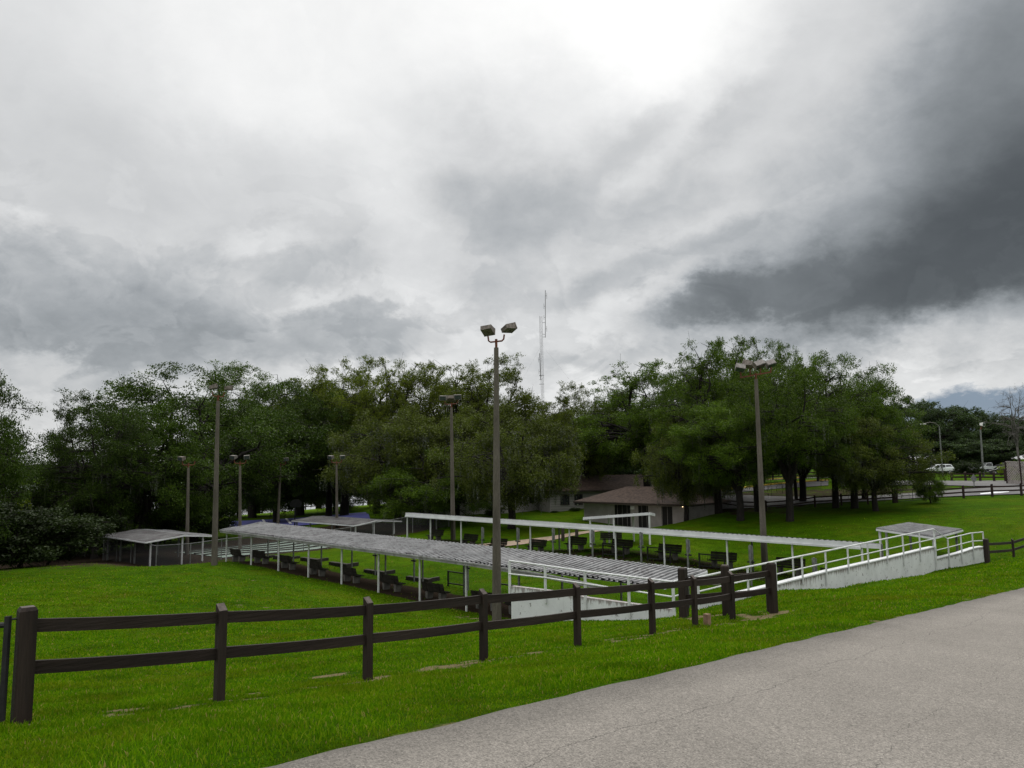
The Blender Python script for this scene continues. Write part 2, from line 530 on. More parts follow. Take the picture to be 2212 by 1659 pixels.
def make_chainlink():
    m, nt, b = new_mat('chain_link')
    v = coords(nt, 'Object')
    b.inputs['Base Color'].default_value = (.13, .13, .135, 1)
    b.inputs['Roughness'].default_value = .6
    t = N(nt, 'ShaderNodeBsdfTransparent')
    ms = N(nt, 'ShaderNodeMixShader')
    n = ramp(nt, noise(nt, v, 40, 2), [(.45, grey(.12)), (.55, grey(.30))])
    nt.links.new(n, ms.inputs[0])
    nt.links.new(t.outputs[0], ms.inputs[1])
    nt.links.new(b.outputs[0], ms.inputs[2])
    nt.links.new(ms.outputs[0], nt.nodes['Material Output'].inputs['Surface'])
    return m


M['chain'] = make_chainlink()


def make_water():
    m, nt, b = new_mat('lake_water')
    v = coords(nt, 'Object')
    b.inputs['Base Color'].default_value = (.20, .22, .24, 1)
    b.inputs['Roughness'].default_value = .12
    bump(nt, b, noise(nt, v, .6, 4), .25, .1)
    return m


M['water'] = make_water()


def emit(name, c, s):
    m, nt, b = new_mat(name)
    b.inputs['Base Color'].default_value = (.8, .8, .7, 1)
    b.inputs['Emission Color'].default_value = c + (1,)
    b.inputs['Emission Strength'].default_value = s
    return m


M['bulb'] = emit('lit_bulb', (1, .75, .45), 3)


# ------------------------------------------------------------------ objects
def world_loc(o):
    v = Vector((0, 0, 0))
    while o is not None:
        v = v + o.location
        o = o.parent
    return v


def tag(o, label=None, cat=None, group=None, kind=None):
    if label: o['label'] = label
    if cat: o['category'] = cat
    if group: o['group'] = group
    if kind: o['kind'] = kind
    return o


def empty(name, loc, label, cat, group=None, rz=0):
    o = bpy.data.objects.new(name, None)
    COL.objects.link(o)
    o.location = loc
    o.rotation_euler = (0, 0, rz)
    o.empty_display_size = .3
    return tag(o, label, cat, group)


class MB:
    def __init__(s):
        s.v, s.f = [], []

    def quad(s, *p):
        i = len(s.v)
        s.v += [tuple(q) for q in p]
        s.f.append(tuple(range(i, i + len(p))))
        return s

    def hexa(s, b4, t4):
        i = len(s.v)
        s.v += [tuple(q) for q in b4] + [tuple(q) for q in t4]
        s.f += [(i + 3, i + 2, i + 1, i), (i + 4, i + 5, i + 6, i + 7)]
        for k in range(4):
            l = (k + 1) % 4
            s.f.append((i + k, i + l, i + 4 + l, i + 4 + k))
        return s

    def box(s, c, size, ax=None, ay=None, az=None):
        c = Vector(c)
        ax = Vector(ax) if ax is not None else Vector((1, 0, 0))
        az = Vector(az) if az is not None else Vector((0, 0, 1))
        ay = Vector(ay) if ay is not None else az.cross(ax).normalized()
        a, b, d = ax * size[0] / 2, ay * size[1] / 2, az * size[2] / 2
        return s.hexa([c - a - b - d, c + a - b - d, c + a + b - d, c - a + b - d], [c - a - b + d, c + a - b + d, c + a + b + d, c - a + b + d])

    def beam(s, p0, p1, w, h, up=(0, 0, 1)):
        p0, p1 = Vector(p0), Vector(p1)
        d = (p1 - p0)
        L = d.length
        d.normalize()
        side = d.cross(Vector(up))
        if side.length < 1e-4:
            side = d.cross(Vector((1, 0, 0)))
        side.normalize()
        u = side.cross(d).normalized()
        return s.box((p0 + p1) / 2, (L, w, h), d, side, u)

    def tube(s, pts, rad, n=8, caps=True):
        pts = [Vector(p) for p in pts]
        if isinstance(rad, (int, float)):
            rad = [rad] * len(pts)
        base = len(s.v)
        ref = None
        for k, p in enumerate(pts):
            d = (pts[min(k + 1, len(pts) - 1)] - pts[max(k - 1, 0)]).normalized()
            if ref is None:
                ref = Vector((1, 0, 0)) if abs(d.x) < .8 else Vector((0, 1, 0))
            x = (ref - d * ref.dot(d)).normalized()
            y = d.cross(x)
            ref = x
            for j in range(n):
                a = 2 * math.pi * j / n
                s.v.append(tuple(p + (x * math.cos(a) + y * math.sin(a)) * rad[k]))
        for k in range(len(pts) - 1):
            for j in range(n):
                a, b = base + k * n + j, base + k * n + (j + 1) % n
                s.f.append((a, b, b + n, a + n))
        if caps:
            s.f.append(tuple(base + j for j in reversed(range(n))))
            e = base + (len(pts) - 1) * n
            s.f.append(tuple(e + j for j in range(n)))
        return s

    def build(s, name, mat, parent=None, world=True, smooth=False):
        off = world_loc(parent) if (parent is not None and world) else Vector((0, 0, 0))
        me = bpy.data.meshes.new(name)
        me.from_pydata([(a - off.x, b - off.y, c - off.z) for a, b, c in s.v], [], s.f)
        me.materials.append(mat)
        if smooth:
            me.polygons.foreach_set('use_smooth', [True] * len(me.polygons))
        me.update()
        o = bpy.data.objects.new(name, me)
        COL.objects.link(o)
        if parent is not None:
            o.parent = parent
        return o


def np_mesh(name, verts, quads, mat, parent=None, tri=False):
    k = 3 if tri else 4
    me = bpy.data.meshes.new(name)
    nv, nf = len(verts), len(quads)
    me.vertices.add(nv)
    me.vertices.foreach_set('co', np.asarray(verts, np.float32).ravel())
    me.loops.add(nf * k)
    me.loops.foreach_set('vertex_index', np.asarray(quads, np.int32).ravel())
    me.polygons.add(nf)
    me.polygons.foreach_set('loop_start', np.arange(0, nf * k, k, dtype=np.int32))
    me.polygons.foreach_set('loop_total', np.full(nf, k, np.int32))
    me.materials.append(mat)
    me.update(calc_edges=True)
    o = bpy.data.objects.new(name, me)
    COL.objects.link(o)
    if parent is not None:
        o.parent = parent
    return o


def copy_tree(o, parent=None):
    c = o.copy()
    COL.objects.link(c)
    if parent is not None:
        c.parent = parent
    for ch in list(o.children):
        copy_tree(ch, c)
    return c


def single(o, label, cat, group=None):
    return tag(o, label, cat, group)


# ------------------------------------------------------------------ terrain mesh
def axis_pts(lo, hi, fine_lo, fine_hi, step, grow=1.09):
    pts = list(np.arange(fine_lo, fine_hi + 1e-6, step))
    s, x = step, fine_hi
    while x < hi:
        s *= grow
        x += s
        pts.append(x)
    s, x = step, fine_lo
    while x > lo:
        s *= grow
        x -= s
        pts.insert(0, x)
    return np.array(pts)


gx = axis_pts(-1800, 1800, -14, 26, .3, 1.045)
gy = axis_pts(-200, 2600, 2, 46, .3, 1.04)
GX, GY = np.meshgrid(gx, gy)
GZ = ground_np(GX, GY)
nx, ny = len(gx), len(gy)
V_ = np.stack([GX.ravel(), GY.ravel(), GZ.ravel()], 1)
idx = np.arange(nx * ny).reshape(ny, nx)
Q_ = np.stack([idx[:-1, :-1], idx[:-1, 1:], idx[1:, 1:], idx[1:, :-1]], -1).reshape(-1, 4)
ground = np_mesh('ground', V_, Q_, M['lawn'])
ground.data.polygons.foreach_set('use_smooth', [True] * len(ground.data.polygons))
tag(ground, kind='structure')
F0, F1 = at(45, 1565, 7.9), at(1671, 1325, 18.9)


def seg_dist(x, y, a, b):
    ax, ay, bx, by = a.x, a.y, b.x, b.y
    t = np.clip(((x - ax) * (bx - ax) + (y - ay) * (by - ay)) / ((bx - ax) ** 2 + (by - ay) ** 2), 0, 1)
    return np.hypot(x - ax - t * (bx - ax), y - ay - t * (by - ay)), t


_lat = np.random.default_rng(3).random((256, 256))


def vnoise(x, y):
    xi, yi = np.floor(x).astype(int), np.floor(y).astype(int)
    fx, fy = x - xi, y - yi
    fx, fy = fx * fx * (3 - 2 * fx), fy * fy * (3 - 2 * fy)
    a, b_ = _lat[xi % 256, yi % 256], _lat[(xi + 1) % 256, yi % 256]
    c, d = _lat[xi % 256, (yi + 1) % 256], _lat[(xi + 1) % 256, (yi + 1) % 256]
    return (a * (1 - fx) + b_ * fx) * (1 - fy) + (c * (1 - fx) + d * fx) * fy


def fbm(x, y, o=4):
    t, w, k = 0, .5, 1.0
    for i in range(o):
        t = t + w * vnoise(x * k + 17.3 * i, y * k - 9.1 * i)
        w *= .55; k *= 2.1
    return t / 1.02


def dirt_at(x, y):
    mk = dirt_mask(x, y)
    return np.clip((mk + (fbm(x * 2.6, y * 2.6) - .46) * 1.8 - .43) / .16, 0, 1) * np.clip(mk * 6, 0, 1)


def dirt_mask(x, y):
    d, t = seg_dist(x, y, F0, F1)
    a = np.clip(1.3 - d / .8, 0, 1) * (.29 + .30 * t)
    d, t = seg_dist(x, y, BACK[1], F1)
    a = np.maximum(a, np.clip(1 - d / 1.5, 0, 1) * .48)
    fr = at(2133, 1212, 40); fr2 = at(2400, 1175, 49)
    d, t = seg_dist(x, y, fr, fr2)
    a = np.maximum(a, np.clip(1 - d / 1.0, 0, 1) * .4)
    n = (x - RO.x) * RN.x + (y - RO.y) * RN.y
    a = np.maximum(a, np.clip(1 - np.abs(n + .05) / .18, 0, 1) * .24)
    for px, py, D, r in ((1010, 1300, 36, 1.2), (545, 1280, 33, 1.0), (390, 1237, 46, .8), (520, 1242, 45, .9), (1640, 1262, 30, 1), (1700, 1335, 18, .7), (430, 1430, 10, .8), (690, 1390, 12, .8), (1300, 1375, 14.5, 1.0)):
        p = at(px, py, D)
        a = np.maximum(a, np.clip(1.25 - np.hypot(x - p.x, y - p.y) / r, 0, 1) * .30)
    return a


def litter_at(x, y):
    u = x * UH.x + y * UH.y
    v = x * VH.x + y * VH.y
    a = np.clip((v - 27.0) / .5, 0, 1) * np.clip((30.9 - v) / .6, 0, 1) * np.clip((u - 15) / .8, 0, 1) * np.clip((54 - u) / .8, 0, 1) * .85
    b = np.clip((v - 41.6) / .6, 0, 1) * np.clip((46.5 - v) / .6, 0, 1) * np.clip((u - 12) / .8, 0, 1) * np.clip((53 - u) / .8, 0, 1) * .55
    c = np.clip((u - 59) / .8, 0, 1) * np.clip((80 - u) / 4, 0, 1) * np.clip((v - 22) / 1.5, 0, 1) * np.clip((58 - v) / 3, 0, 1) * .9
    p = at(1680, 1070, 88)
    d = np.clip(1.5 - np.hypot((x - p.x) / 26, (y - p.y) / 14), 0, 1) * .62
    p = at(1620, 1112, 72)
    e = np.clip(1.4 - np.hypot((x - p.x) / 9, (y - p.y) / 8), 0, 1) * .52
    p = at(60, 1215, 64)
    g = np.clip(1.5 - np.hypot((x - p.x) / 22, (y - p.y) / 13), 0, 1) * .9
    p = at(900, 1140, 88)
    h = np.clip(1.4 - np.hypot((x - p.x) / 20, (y - p.y) / 14), 0, 1) * .42
    return np.maximum.reduce([a, b, c, d, e, g, h])


for nm, fn in (('dirt', dirt_at), ('litter', litter_at), ('shore', lambda x, y: np.clip((y - 128) / 15, 0, 1) * np.clip((-x - 6) / 12, 0, 1) * .8)):
    at_ = ground.data.attributes.new(nm, 'FLOAT', 'POINT')
    at_.data.foreach_set('value', fn(GX.ravel(), GY.ravel()).astype(np.float32))

# water of the lake
b = MB()
b.quad((-1500, 140, -11.6), (60, 140, -11.6), (60, 700, -11.6), (-1500, 700, -11.6))
tag(b.build('water', M['water']), kind='structure')

# road in the foreground
ss = np.arange(-38, 72, .25)
nn = [0, .15, .5, 1, 2, 3, 4.5, 6, 8]
vv, uvs = [], []
for s in ss:
    wob = .012 * math.sin(s * 1.3) + .012 * math.sin(s * 4.3 + 1) + random.uniform(-.016, .016)
    for k, n in enumerate(nn):
        nq = n + (wob if k == 0 else 0)
        p = RO + RE * s + RN * nq
        vv.append((p.x, p.y, float(road_z(s)) + (.0 if k else -.03) + .02 * math.sin(min(n, 8) / 8 * math.pi)))
        uvs.append((s, nq))
k = len(nn)
fq = [(i * k + j, i * k + j + 1, (i + 1) * k + j + 1, (i + 1) * k + j) for i in range(len(ss) - 1) for j in range(k - 1)]
road = np_mesh('road', np.array(vv), np.array(fq), M['road'])
uvl = road.data.uv_layers.new(name='UVMap')
li = np.array(fq).ravel()
uvl.data.foreach_set('uv', np.array(uvs, np.float32)[li].ravel())
tag(road, kind='structure')


def sheet(name, pix, mat, lift=.05, sub=14, kind='structure'):
    """a ground sheet laid on the terrain; pix = two edges, each a list of (x, y, D)"""
    e0 = [at(*q) for q in pix[0]]
    e1 = [at(*q) for q in pix[1]]

    def samp(e, t):
        f = t * (len(e) - 1)
        i = min(int(f), len(e) - 2)
        return e[i].lerp(e[i + 1], f - i)
    vs = []
    m_ = 6
    for i in range(sub + 1):
        a, c = samp(e0, i / sub), samp(e1, i / sub)
        for j in range(m_ + 1):
            p = a.lerp(c, j / m_)
            vs.append((p.x, p.y, 0))
    vs = np.array(vs)
    vs[:, 2] = ground_np(vs[:, 0], vs[:, 1]) + lift
    fs = [(i * (m_ + 1) + j, i * (m_ + 1) + j + 1, (i + 1) * (m_ + 1) + j + 1, (i + 1) * (m_ + 1) + j) for i in range(sub) for j in range(m_)]
    return tag(np_mesh(name, vs, np.array(fs), mat), kind=kind)


def gsheet(name, lo, hi, mat, lift, sub=30):
    vs = []
    m_ = 6
    lo = [Vector(p) for p in lo]; hi = [Vector(p) for p in hi]

    def samp(e, t):
        f = t * (len(e) - 1)
        i = min(int(f), len(e) - 2)
        return e[i].lerp(e[i + 1], f - i)
    for i in range(sub + 1):
        a, c = samp(lo, i / sub), samp(hi, i / sub)
        for j in range(m_ + 1):
            p = a.lerp(c, j / m_)
            vs.append((p.x, p.y, 0))
    vs = np.array(vs)
    vs[:, 2] = ground_np(vs[:, 0], vs[:, 1]) + lift
    fs = [(i * (m_ + 1) + j, i * (m_ + 1) + j + 1, (i + 1) * (m_ + 1) + j + 1, (i + 1) * (m_ + 1) + j) for i in range(sub) for j in range(m_)]
    return np_mesh(name, vs, np.array(fs), mat)


# back road behind the far fence, the lot with yellow kerbs, the footpath
sheet('back_road', ([(1450, 1108, 86), (1560, 1105, 84), (1710, 1098, 80), (1880, 1090, 76), (2010, 1083, 75), (2100, 1075, 74.5), (2230, 1070, 74), (2500, 1055, 76)],
                    [(1450, 1098, 94), (1560, 1095, 91), (1710, 1091, 86), (1880, 1083.5, 81), (2010, 1075, 81), (2100, 1065, 82), (2230, 1056, 86), (2500, 1045, 90)]), M['asphalt_far'], .09, 40)
sheet('side_road', ([(1860, 1042, 97), (2000, 1051, 91), (2100, 1057, 85), (2230, 1060, 81)], [(1860, 1034, 107), (2000, 1040, 100), (2100, 1044, 95), (2230, 1050, 91)]), M['asphalt_far'], .1, 24)
sheet('parking_lot', ([(1540, 1088, 94), (1620, 1079, 97), (1700, 1068, 100), (1790, 1062, 101)], [(1540, 1080, 99), (1627, 1067.5, 103), (1700, 1058, 107), (1790, 1049, 110)]), M['asphalt_shade'], .08, 20)
sheet('far_street', ([(1470, 1052, 119), (1640, 1045, 122), (1850, 1036, 124)], [(1470, 1043, 128), (1640, 1037, 132), (1850, 1028, 134)]), M['asphalt_shade'], .08, 20)
sheet('footpath', ([(1010, 1182, 60), (1060, 1177, 61.5), (1190, 1163, 66), (1290, 1148, 72), (1330, 1141, 75), (1480, 1143, 74)], [(1010, 1178.5, 62.5), (1060, 1172, 64.5), (1190, 1158.5, 69), (1290, 1144, 75), (1330, 1137, 78.5), (1480, 1139, 77)]), M['path'], .05, 30)
o = sheet('road_marking', ([(2118, 1071.5, 75.2), (2160, 1068.5, 75.8), (2180, 1066.7, 76.4)], [(2118, 1070.5, 76.3), (2160, 1066, 77.5), (2180, 1065.2, 77.6)]), M['linewhite'], .1, 8)


def kerb(name, pix, mat, h=.16, w=.35, label=None):
    b = MB()
    pts = [Gp(at(*q), .10) for q in pix]
    dens = []
    for i in range(len(pts) - 1):
        for k in range(6):
            p = pts[i].lerp(pts[i + 1], k / 6)
            dens.append(Gp(p, .10))
    dens.append(pts[-1])
    for a, c in zip(dens, dens[1:]):
        b.beam(a, c, w, h)
    return tag(b.build(name, mat), label, 'kerb')


kerb('yellow_kerb', [(1553, 1078, 100.5), (1590, 1072, 102.5), (1627, 1066.5, 104.2), (1690, 1058.5, 107.7), (1750, 1052.5, 110.4), (1790, 1048, 111)], M['yellow'], .16, .35, 'long yellow painted kerb curving along the near edge of the parking lot behind the oak trunks')
kerb('yellow_kerb', [(1470, 1047.5, 128.6), (1560, 1044.5, 130.8), (1640, 1036.5, 132.7), (1740, 1031, 134)], M['yellow'], .3, .5, 'short bright yellow kerb seen through the black rail fence behind the brown hip roof')

# ------------------------------------------------------------------ grass
def make_grass():
    P = []
    def layer(n, d0, d1, power):
        t = rng.random(n)
        if power == 0:
            D = np.sqrt(d0 ** 2 + t * (d1 ** 2 - d0 ** 2))
        else:
            D = d0 * (d1 / d0) ** t
        X = (rng.random(n) * 2 - 1) * (.76 * D + 3.5)
        return X, D
    xs, ys = [], []
    for n, a, c, pw in ((330000, 3.2, 11, 0), (360000, 11, 62, 1)):
        X, Y = layer(n, a, c, pw)
        xs.append(X); ys.append(Y)
    X = np.concatenate(xs); Y = np.concatenate(ys)
    s = (X - RO.x) * RE.x + (Y - RO.y) * RE.y
    n = (X - RO.x) * RN.x + (Y - RO.y) * RN.y
    edge = .012 * np.sin(s * 1.3) + .012 * np.sin(s * 4.3 + 1) + rng.normal(0, .03, len(s))
    keep = n < edge + .01
    da = dirt_at(X, Y)
    # clumpy thinning
    cl = np.sin(X * 3.1 + 1.7 * np.sin(Y * 2.3)) * np.sin(Y * 2.7 + 1.3 * np.sin(X * 1.9))
    keep &= rng.random(len(X)) < np.clip(1.1 - 1.25 * da + .2 * cl, 0.02, 1)
    lit = litter_at(X, Y)
    keep &= rng.random(len(X)) < np.clip((64 - Y) / 34, 0, 1)
    keep &= rng.random(len(X)) > lit * 1.15
    X, Y = X[keep], Y[keep]
    Z = ground_np(X, Y)
    m = len(X)
    D = Y
    k = np.clip(D / 8, .8, 5)
    cl = np.sin(X * 1.3 + Y * .7) * np.sin(Y * 1.1 - X * .4)
    n = (X - RO.x) * RN.x + (Y - RO.y) * RN.y
    H = (rng.gamma(4, .0056, m) + .010) * (1 + .35 * cl) * (1 + .12 * (k - 1)) * np.clip(.5 + (-n) / .8, .5, 1)
    Wd = rng.uniform(.0035, .0075, m) * k
    a = rng.random(m) * 2 * np.pi
    ln = rng.random(m) * 1.15 * H
    la = rng.random(m) * 2 * np.pi
    dx, dy = np.cos(a) * Wd, np.sin(a) * Wd
    lx, ly = np.cos(la) * ln, np.sin(la) * ln
    zz = np.zeros(m)
    b0 = np.stack([X - dx, Y - dy, Z - .01], 1)
    b1 = np.stack([X + dx, Y + dy, Z - .01], 1)
    m0 = np.stack([X - dx * .8 + lx * .35, Y - dy * .8 + ly * .35, Z + H * .6], 1)
    m1 = np.stack([X + dx * .8 + lx * .35, Y + dy * .8 + ly * .35, Z + H * .6], 1)
    tp = np.stack([X + lx, Y + ly, Z + H], 1)
    V = np.stack([b0, b1, m1, m0, tp], 1).reshape(-1, 3)
    i = np.arange(m) * 5
    T = np.stack([i, i + 1, i + 2, i, i + 2, i + 3, i + 3, i + 2, i + 4], 1).reshape(-1, 3)
    return np_mesh('grass', V, T, M['blade'], tri=True)


tag(make_grass(), kind='stuff')
# ------------------------------------------------------------------ helpers for plans
def at_line(x, y, A, B):
    d = ray(x, y)
    e = Vector((B.x - A.x, B.y - A.y, 0))
    nrm = Vector((-e.y, e.x, 0))
    return d * (A.dot(nrm) - A.z * 0) * (1 / d.dot(nrm))


def u_at(x, v):
    return at_v(x, 1100, v).dot(UH)


ORD = ['first', 'second', 'third', 'fourth', 'fifth', 'sixth', 'seventh', 'eighth', 'ninth', 'tenth', 'eleventh', 'twelfth']

# ------------------------------------------------------------------ board fences
def post_mb(p, w, h, d, cut=True, thick=False):
    """square post; the ordinary ones have a slanting sawn top"""
    b = MB()
    t = Vector((-d.y, d.x, 0))
    a, c = d * w / 2, t * w / 2
    z0, z1 = p.z - .4, p.z + h
    base = [p + s for s in (-a - c, a - c, a + c, -a + c)]
    b4 = [Vector((q.x, q.y, z0)) for q in base]
    if thick:
        m4 = [Vector((q.x, q.y, z1 - .035)) for q in base]
        b.hexa(b4, m4)
        t4 = [Vector((p.x + (q.x - p.x) * .78, p.y + (q.y - p.y) * .78, z1)) for q in base]
        b.hexa([q + Vector((0, 0, .001)) for q in m4], t4)
    else:
        sl = [-.075, -.075, 0, 0]
        t4 = [Vector((q.x, q.y, z1 + s)) for q, s in zip(base, sl)]
        b.hexa(b4, t4)
    return b


def board_fence(label, posts, heights, thick, mat, rail_fr=(.82, .47), w=.105, tw=.165, rail_h=.135, group=None, name='board_fence', rails=True, side=1):
    root = empty(name, posts[0], label, 'fence', group)
    n = len(posts)
    for i, p in enumerate(posts):
        d = (posts[min(i + 1, n - 1)] - posts[max(i - 1, 0)])
        d.z = 0
        d.normalize()
        th = i in thick
        pt = post_mb(p, tw if th else w, heights[i], d, thick=th).build('post', mat, root)
        if mat is M['fence']:
            c = MB()
            t = Vector((-d.y, d.x, 0))
            ww = (tw * .76 if th else w) / 2 - .004
            z1 = p.z + heights[i]
            sl = [0, 0, 0, 0] if th else [-.075, -.075, 0, 0]
            qs = [p - d * ww - t * ww, p + d * ww - t * ww, p + d * ww + t * ww, p - d * ww + t * ww]
            c.hexa([Vector((q.x, q.y, z1 + s - .004)) for q, s in zip(qs, sl)], [Vector((q.x, q.y, z1 + s + .004)) for q, s in zip(qs, sl)])
            c.build('post_top', M['endgrain'], pt)
    if rails:
        for i in range(n - 1):
            d = posts[i + 1] - posts[i]
            d.z = 0
            d.normalize()
            t = Vector((-d.y, d.x, 0)) * side
            for fr in rail_fr:
                a = posts[i] + Vector((0, 0, 1.2 * fr + random.uniform(-.012, .012))) + t * (w * .12)
                c = posts[i + 1] + Vector((0, 0, 1.2 * fr + random.uniform(-.012, .012))) + t * (w * .12)
                b = MB()
                k = 4
                prev = a
                for q in range(1, k + 1):
                    nx_ = a.lerp(c, q / k) + Vector((0, 0, -.012 * math.sin(q / k * math.pi)))
                    b.beam(prev, nx_, .045, rail_h)
                    prev = nx_
                b.build('rail', M['fence_rail'] if mat is M['fence'] else mat, root)
    return root


fp = [Gp(at(x, y, F * 1.2 / h)) for x, y, h in FENCE] + [Gp(END_POST)]
fd = (fp[-1] - fp[0]); fd.z = 0; fd.normalize()
board_fence('dark brown two rail board fence running along the near grass beside the road', fp, [1.18] + [1.155] * 7 + [1.24], (0, 8), M['fence'], side=1)
bp = [Gp(at(1662, 1325, 19.4)), Gp(BACK[0]), Gp(BACK[1])]
board_fence('short dark board fence with two stout posts turning back behind the near fence end', bp, [1.1, 1.27, 1.3], (1, 2), M['fence'], (.80, .44), tw=.20, side=1)
rp = [Gp(at(2133, 1212.6, 40)), Gp(at(2190, 1202, 42.6)), Gp(at(2240, 1192, 45)), Gp(at(2290, 1183, 47.4)), Gp(at(2340, 1175, 50))]
board_fence('dark board fence going on from the white wall end out of the frame', rp, [1.27, 1.2, 1.2, 1.2, 1.2], (0,), M['fence'], tw=.22)
fpx = [(2330, 1066, 73), (2268, 1068.5, 73), (2207, 1071, 73), (2144, 1073.5, 73), (2082, 1076, 73), (2010, 1081, 73)]
board_fence('reddish brown two rail fence beside the back road, right of the gate', [Gp(at(*q)) for q in fpx], [1.25] * 6, (), M['farfence'], w=.16, rail_h=.15)
fpx = [(1934, 1086, 73), (1875, 1090, 73.5), (1818, 1092.5, 74.5), (1761, 1095, 76), (1708, 1099, 77.5), (1655, 1102, 79.5), (1603, 1104, 82), (1550, 1107, 85), (1500, 1110, 88)]
board_fence('long shaded two rail fence running behind the oak trunks, left of the gate', [Gp(at(*q)) for q in fpx], [1.3] + [1.2] * 8, (0,), M['farfence'], w=.16, rail_h=.14, tw=.42)
fpx = [(2056, 1036, 97), (2086, 1037.5, 95.5), (2118, 1039.5, 93.5), (2148, 1041, 92), (2177, 1042.5, 90.5)]
board_fence('red brown fence on the bank beyond the side road, ending at the lattice screen', [Gp(at(*q)) for q in fpx], [1.25] * 4 + [1.6], (4,), M['farfence'], w=.2, tw=.5, rail_h=.18)
fpx = [(1478 + 24 * i, 1053.5 - 1.25 * i, 113 + 1.1 * i) for i in range(13)]
board_fence('black rail fence between the oak trunks in front of the far street', [Gp(at(*q)) for q in fpx], [1.35] * 13, (), M['farfence'], w=.2, rail_h=.2)
fpx = [(505 + 31 * i, 1113.5 - 2.35 * i, 150) for i in range(12)]
board_fence('low dark rail fence across the bright lawn near the lake', [Gp(at(*q)) for q in fpx], [1.4] * 12, (), M['farfence'], w=.2, rail_h=.16, rail_fr=(.92, .5))

# metal gates
g0, g1 = Gp(at(1937, 1086, 73)), Gp(at(2008, 1081.5, 73))
r = empty('metal_gate', g0, 'thin black three bar metal gate closing the gap in the far fence', 'gate')
for fr in (.12, .62, 1.15):
    MB().tube([g0 + Vector((0, 0, fr)), g1 + Vector((0, 0, fr))], .035, 6).build('bar', M['black'], r)
for k in (0.02, .5, .98):
    p = g0.lerp(g1, k)
    MB().tube([p + Vector((0, 0, .1)), p + Vector((0, 0, 1.18))], .03, 6).build('stile', M['black'], r)
g0 = at(3, 1562, 7.75); g0.z = G(g0.x, g0.y)
top = at(18, 1331, 7.85)
r = empty('metal_gate', g0, 'black tubular gate at the left edge beside the stout fence post', 'gate')
gd = Vector((-1, -.15, 0)).normalized()
MB().tube([g0 + Vector((-.0, 0, .05)), top], .034, 8).build('stile', M['black'], r)
MB().tube([top - Vector((0, 0, .09)), top - Vector((0, 0, .09)) + gd * 2.6], .03, 8).build('bar', M['black'], r)
MB().tube([g0.lerp(top, .35), g0.lerp(top, .35) + gd * 2.6], .026, 8).build('bar', M['black'], r)
MB().tube([g0.lerp(top, .06), g0.lerp(top, .06) + gd * 2.6], .026, 8).build('bar', M['black'], r)
MB().tube([g0 + gd * 2.6, top + gd * 2.6], .034, 8).build('stile', M['black'], r)
MB().tube([top - Vector((0, 0, .04)), fp[0] + Vector((0, 0, 1.08))], .012, 6).build('hinge', M['black'], r)

# timber stump by the fence
p = Gp(at(1528, 1352, 17.4))
b = MB()
b.box(p + Vector((0, 0, .1)), (.14, .12, .32), fd)
single(b.build('timber_stump', M['stump']), 'short sawn timber stump standing in the sandy grass by the fence posts', 'stump')

# ------------------------------------------------------------------ white walls with railings
def wall_strip(pts_top, pts_bot, thick, out):
    """pts along the wall; out = horizontal unit vector to the outer face side"""
    rows = (0, .55, .82, .94, 1)
    v, f, tv = [], [], []
    n = len(pts_top)
    for side in (0, 1):
        for i in range(n):
            for rr in rows:
                p = pts_bot[i].lerp(pts_top[i], rr) - out * (thick * side)
                v.append(tuple(p)); tv.append(max(0, (rr - .5) * 2))
    k = len(rows)
    for i in range(n - 1):
        for j in range(k - 1):
            a = i * k + j
            f.append((a, a + k, a + k + 1, a + 1))
            a2 = n * k + a
            f.append((a2 + 1, a2 + k + 1, a2 + k, a2))
        a, c = i * k + k - 1, n * k + i * k + k - 1
        f.append((a, a + k, c + k, c))
    for i in (0, n - 1):
        for j in range(k - 1):
            a, c = i * k + j, n * k + i * k + j
            f.append((a, a + 1, c + 1, c))
    return v, f, tv


def wall(name, root, tops, bots, thick, out, mat):
    v, f, tv = wall_strip(tops, bots, thick, out)
    o = world_loc(root)
    me = bpy.data.meshes.new(name)
    me.from_pydata([(a - o.x, b_ - o.y, c - o.z) for a, b_, c in v], [], f)
    me.materials.append(mat)
    at_ = me.attributes.new('top', 'FLOAT', 'POINT')
    at_.data.foreach_set('value', tv)
    ob = bpy.data.objects.new(name, me)
    COL.objects.link(ob)
    ob.parent = root
    return ob


def dens(pts, k=3):
    out = []
    for a, c in zip(pts, pts[1:]):
        for i in range(k):
            out.append(a.lerp(c, i / k))
    return out + [pts[-1]]


WA, WB = at(1104, 1343, 30), at(1453, 1336, 25)
tops = [at_line(x, y, WA, WB) for x, y in ((1104, 1266), (1213, 1279), (1269, 1291), (1401, 1309), (1453, 1316))]
tops = dens(tops)
bots = [Vector((p.x, p.y, G(p.x, p.y) - .6)) for p in tops]
wd = (WB - WA); wd.z = 0; wd.normalize()
out = Vector((wd.y, -wd.x, 0))
if out.dot(-WA) < 0: out = -out
r = empty('ramp_wall', WA, 'white painted concrete wall stub with pipe railing behind the near fence', 'wall')
wall('wall', r, tops, bots, .2, out, M['paintwall'])
rl = empty('pipe_railing', WA, 'white pipe railing bolted to the outer face of the short white wall stub', 'railing')
X_ = [1102, 1179, 1265, 1359, 1455]
top_y = [1211, 1221.5, 1234, 1244.7, 1256.5]
low_y = [1239, 1247, 1260, 1274, 1288.5]
bot_y = [1290, 1302, 1331, 1333, 1334]
o_ = out * .045
tp = [at_line(x, y, WA, WB) + o_ for x, y in zip(X_, top_y)]
lp = [at_line(x, y, WA, WB) + o_ for x, y in zip(X_, low_y)]
for i in range(5):
    q = at_line(X_[i], bot_y[i], WA, WB) + o_
    MB().beam(Vector((tp[i].x, tp[i].y, q.z)), tp[i] - Vector((0, 0, .03)), .075, .075, out).build('post', M['white'], rl)
